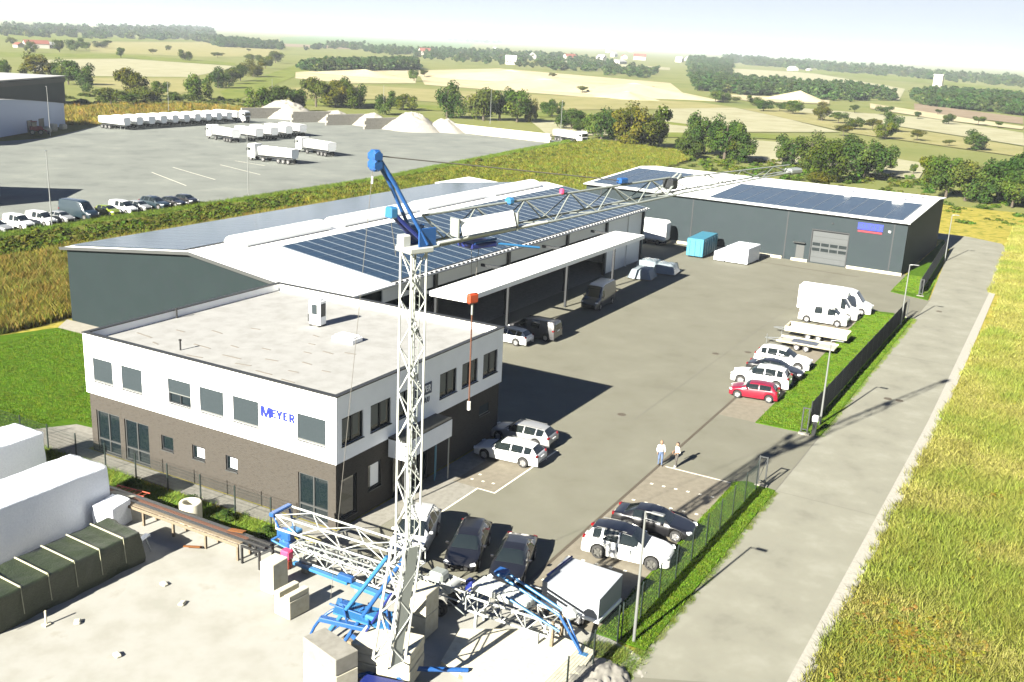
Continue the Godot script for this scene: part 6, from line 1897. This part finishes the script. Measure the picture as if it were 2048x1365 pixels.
	for i in 1100:
		var z := rnd(-130, -10); var x := rnd(27.2, 42)
		if nz.get_noise_2d(x * 1.4, z * 1.4) < .12: continue
		sp.append([Vector3(x, .16, z), rnd(.25, .6), rnd(.5, .9), Color(rnd(1.2, 2.2), rnd(1.2, 2.0), rnd(.9, 1.5))])
	scatter("meadow_weeds", "olive green weeds standing in the wild meadow", bush, M.leaf2, sp, "weeds")
	# mown strips
	var mown := tuft_mesh(14, .09, .02, .16, [Color(.07, .125, .012), Color(.09, .14, .018), Color(.06, .105, .012)], 33, .6)
	sp = []
	for r in [[16.7, -19.8, 19.1, 1.2, 2600], [14.5, -74, 19.0, -32, 5200], [14.6, -98, 18.2, -87, 900], [-45, -16.8, -21, 1.5, 9000]]:
		for i in r[4]:
			var x := rnd(r[0], r[2]); var z := rnd(r[1], r[3])
			if r[0] < -40 and (z > -2.9 and x > -26): continue
			sp.append([Vector3(x, .03 if r[0] < -40 else .07, z), rnd(.8, 1.6), rnd(.6, 1.2), Color(rnd(.8, 1.25), rnd(.85, 1.2), rnd(.8, 1.1))])
	scatter("lawn_grass", "short mown grass of the lawn and strips", mown, M.leaf1, sp)
	# weeds along the office fence and the road fence
	sp = []
	for i in 1500: sp.append([Vector3(rnd(-27.5, -3), -.03, rnd(1.9, 3.5)), rnd(.5, 1.0), rnd(.6, 1.3), Color(rnd(.6, .95), rnd(.95, 1.3), rnd(.5, .9))])
	for i in 700: sp.append([Vector3(rnd(18.9, 19.35), -.02, rnd(-74, -32)), rnd(.25, .5), rnd(.5, .9), Color(rnd(.6, .95), rnd(.9, 1.2), rnd(.6, .9))])
	for i in 500: sp.append([Vector3(rnd(18.9, 19.4), -.02, rnd(-20, 9)), rnd(.25, .5), rnd(.5, .9), Color(rnd(.6, .95), rnd(.9, 1.2), rnd(.6, .9))])
	for i in 500: sp.append([Vector3(rnd(16.8, 18.6), -.02, rnd(2, 9)), rnd(.4, .8), rnd(.5, .9), Color(rnd(.6, .95), rnd(.8, 1.1), rnd(.6, .9))])
	scatter("weeds", "yellow-green weeds along the fences", mead, M.leaf1, sp, "weeds")
	var fb := [[-13.2, 2.6, .75, "dark green bush behind the fence, first from the left"], [-8.6, 2.5, .8, "dark green bush behind the concrete ring"], [-5.8, 2.6, .7, "dark green bush beside the orange boards"], [-2.6, 2.7, .7, "dark green bush beside the blue end frame"]]
	for k in fb:
		var o := obj("shrub", crowns[2], M.leaf0)
		o.position = Vector3(k[0], k[2] * .55, k[1])
		o.scale = Vector3(k[2] * 1.1, k[2] * .8, k[2] * .8)
		tag(o, k[3], "shrub", "bushes along the office fence")

# ---------------------------------------------------------------- far away
func distance() -> void:
	var cr := crown_mesh(420, .16, 8, [Color(.028, .05, .014), Color(.038, .06, .017), Color(.022, .042, .012)], 500)
	var wl := ["dense dark wood behind the red-roofed farm", "narrow tree belt between pale distant fields", "broad tree belt around the village behind the pit", "long green tree belt beyond the orchard", "dense dark wood beside the white tower", "far blue-green woods along the horizon", "tree clump behind the end of the pit", "scattered woods under the far horizon", "hedge of trees along the smaller pit"]
	for i in WOODS.size():
		var poly := PackedVector2Array()
		var lo := Vector2.INF; var hi := -Vector2.INF
		for k in range(0, WOODS[i].size(), 2):
			var p := Vector2(WOODS[i][k], WOODS[i][k + 1])
			poly.append(p); lo = lo.min(p); hi = hi.max(p)
		var sp := []
		var tries := 0
		while sp.size() < 420 and tries < 9000:
			tries += 1
			var p := Vector2(rnd(lo.x, hi.x), rnd(lo.y, hi.y))
			if not in_poly(p, poly): continue
			var s := rnd(5.0, 9.0) * clampf(p.length() / 1600.0, .75, 2.2)
			sp.append([Vector3(p.x, s * .45, p.y), s, rnd(.7, 1.0), Color(rnd(.85, 1.25), rnd(.85, 1.15), rnd(.9, 1.2))])
		scatter("treeline", wl[i], cr, M.leaf3, sp, "wood")
	var hl := []
	for i in range(0, HOUSES.size(), 5): hl.append([atan2(HOUSES[i] - 33.4, 41.4 - HOUSES[i + 1]), i])
	hl.sort_custom(func(p, q): return p[0] < q[0])
	for hi in hl.size():
		var i: int = hl[hi][1]
		var w: float = HOUSES[i + 2]; var h: float = HOUSES[i + 3]
		var red: bool = HOUSES[i + 4] == 1
		var o := thing("village_house", "%s house far off on the plain, %s of the distant houses from the left" % ["red-roofed" if red else "pale", nth(hi)], "house", Vector3(HOUSES[i], -.6, HOUSES[i + 1]), .5 + i * .37, "distant houses")
		var b := MB.new()
		var x := w * .5; var z := minf(w * .4, 7.0); var e := h * .55
		b.quad(Vector3(-x, 0, z), Vector3(x, 0, z), Vector3(x, e, z), Vector3(-x, e, z)); b.quad(Vector3(x, 0, -z), Vector3(-x, 0, -z), Vector3(-x, e, -z), Vector3(x, e, -z))
		for s in [-1.0, 1.0]:
			var p := [Vector3(s * x, 0, -s * -z), Vector3(s * x, 0, -s * z), Vector3(s * x, e, -s * z), Vector3(s * x, h, 0), Vector3(s * x, e, s * z)]
			b.tri(p[0], p[1], p[2]); b.tri(p[0], p[2], p[3]); b.tri(p[0], p[3], p[4])
		obj("wall", b.mesh(), M.house_wall, o)
		b = MB.new()
		b.quad(Vector3(-x - .4, e, z + .4), Vector3(x + .4, e, z + .4), Vector3(x + .4, h + .2, 0), Vector3(-x - .4, h + .2, 0))
		b.quad(Vector3(x + .4, e, -z - .4), Vector3(-x - .4, e, -z - .4), Vector3(-x - .4, h + .2, 0), Vector3(x + .4, h + .2, 0))
		obj("roof", b.mesh(), M.roof_tile if red else M.shed_roof, o)
		for k in 3: bx(o, "window", Vector3(-x + (k + .5) * w / 3, e * .55, z + .03), Vector3(1.1, 1.4, .06), M.glass)
	var tw := thing("water_tower", "slim white tower standing far off in the plain", "tower", Vector3(-108, -.6, -1005))
	cbx(tw, "shaft", Vector3(0, 7, 0), Vector3(8, 14, 8), M.house_wall, .5)
	cbx(tw, "cap", Vector3(0, 14.6, 0), Vector3(8.8, 1.2, 8.8), M.shed_roof, .3)
	# pale spoil mounds in the pits
	var md := [[-395, -520, 40.0, 4.0, "flat pale spoil mound in the smaller pit"], [-330, -600, 70.0, 7.0, "broad pale spoil mound at the big pit's back"], [-262, -520, 60.0, 6.0, "long pale spoil mound in middle of the pit"], [-204, -520, 46.0, 7.0, "pale spoil mound at the pit's end"], [-190, -478, 18.0, 4.0, "small pale spoil mound before the pit"], [-130, -600, 20.0, 6.0, "lone pale sand mound beyond the orchard"]]
	for i in md.size():
		var k: Array = md[i]
		var b := MB.new()
		var rows := []
		for a in 9:
			var f := a / 8.0
			var row := PackedVector3Array()
			for q in 25:
				var an := TAU * q / 24
				var rr: float = k[2] * (1.0 - f) * (1.0 + .2 * sin(an * 3 + i))
				row.append(Vector3(cos(an) * rr, k[3] * f, sin(an) * rr * .5))
			rows.append(row)
		b.grid(rows, true)
		var o := obj("spoil_mound", b.mesh(), M.pit)
		o.position = Vector3(k[0], -.5, k[1])
		tag(o, k[4], "mound", "spoil mounds of the pits")
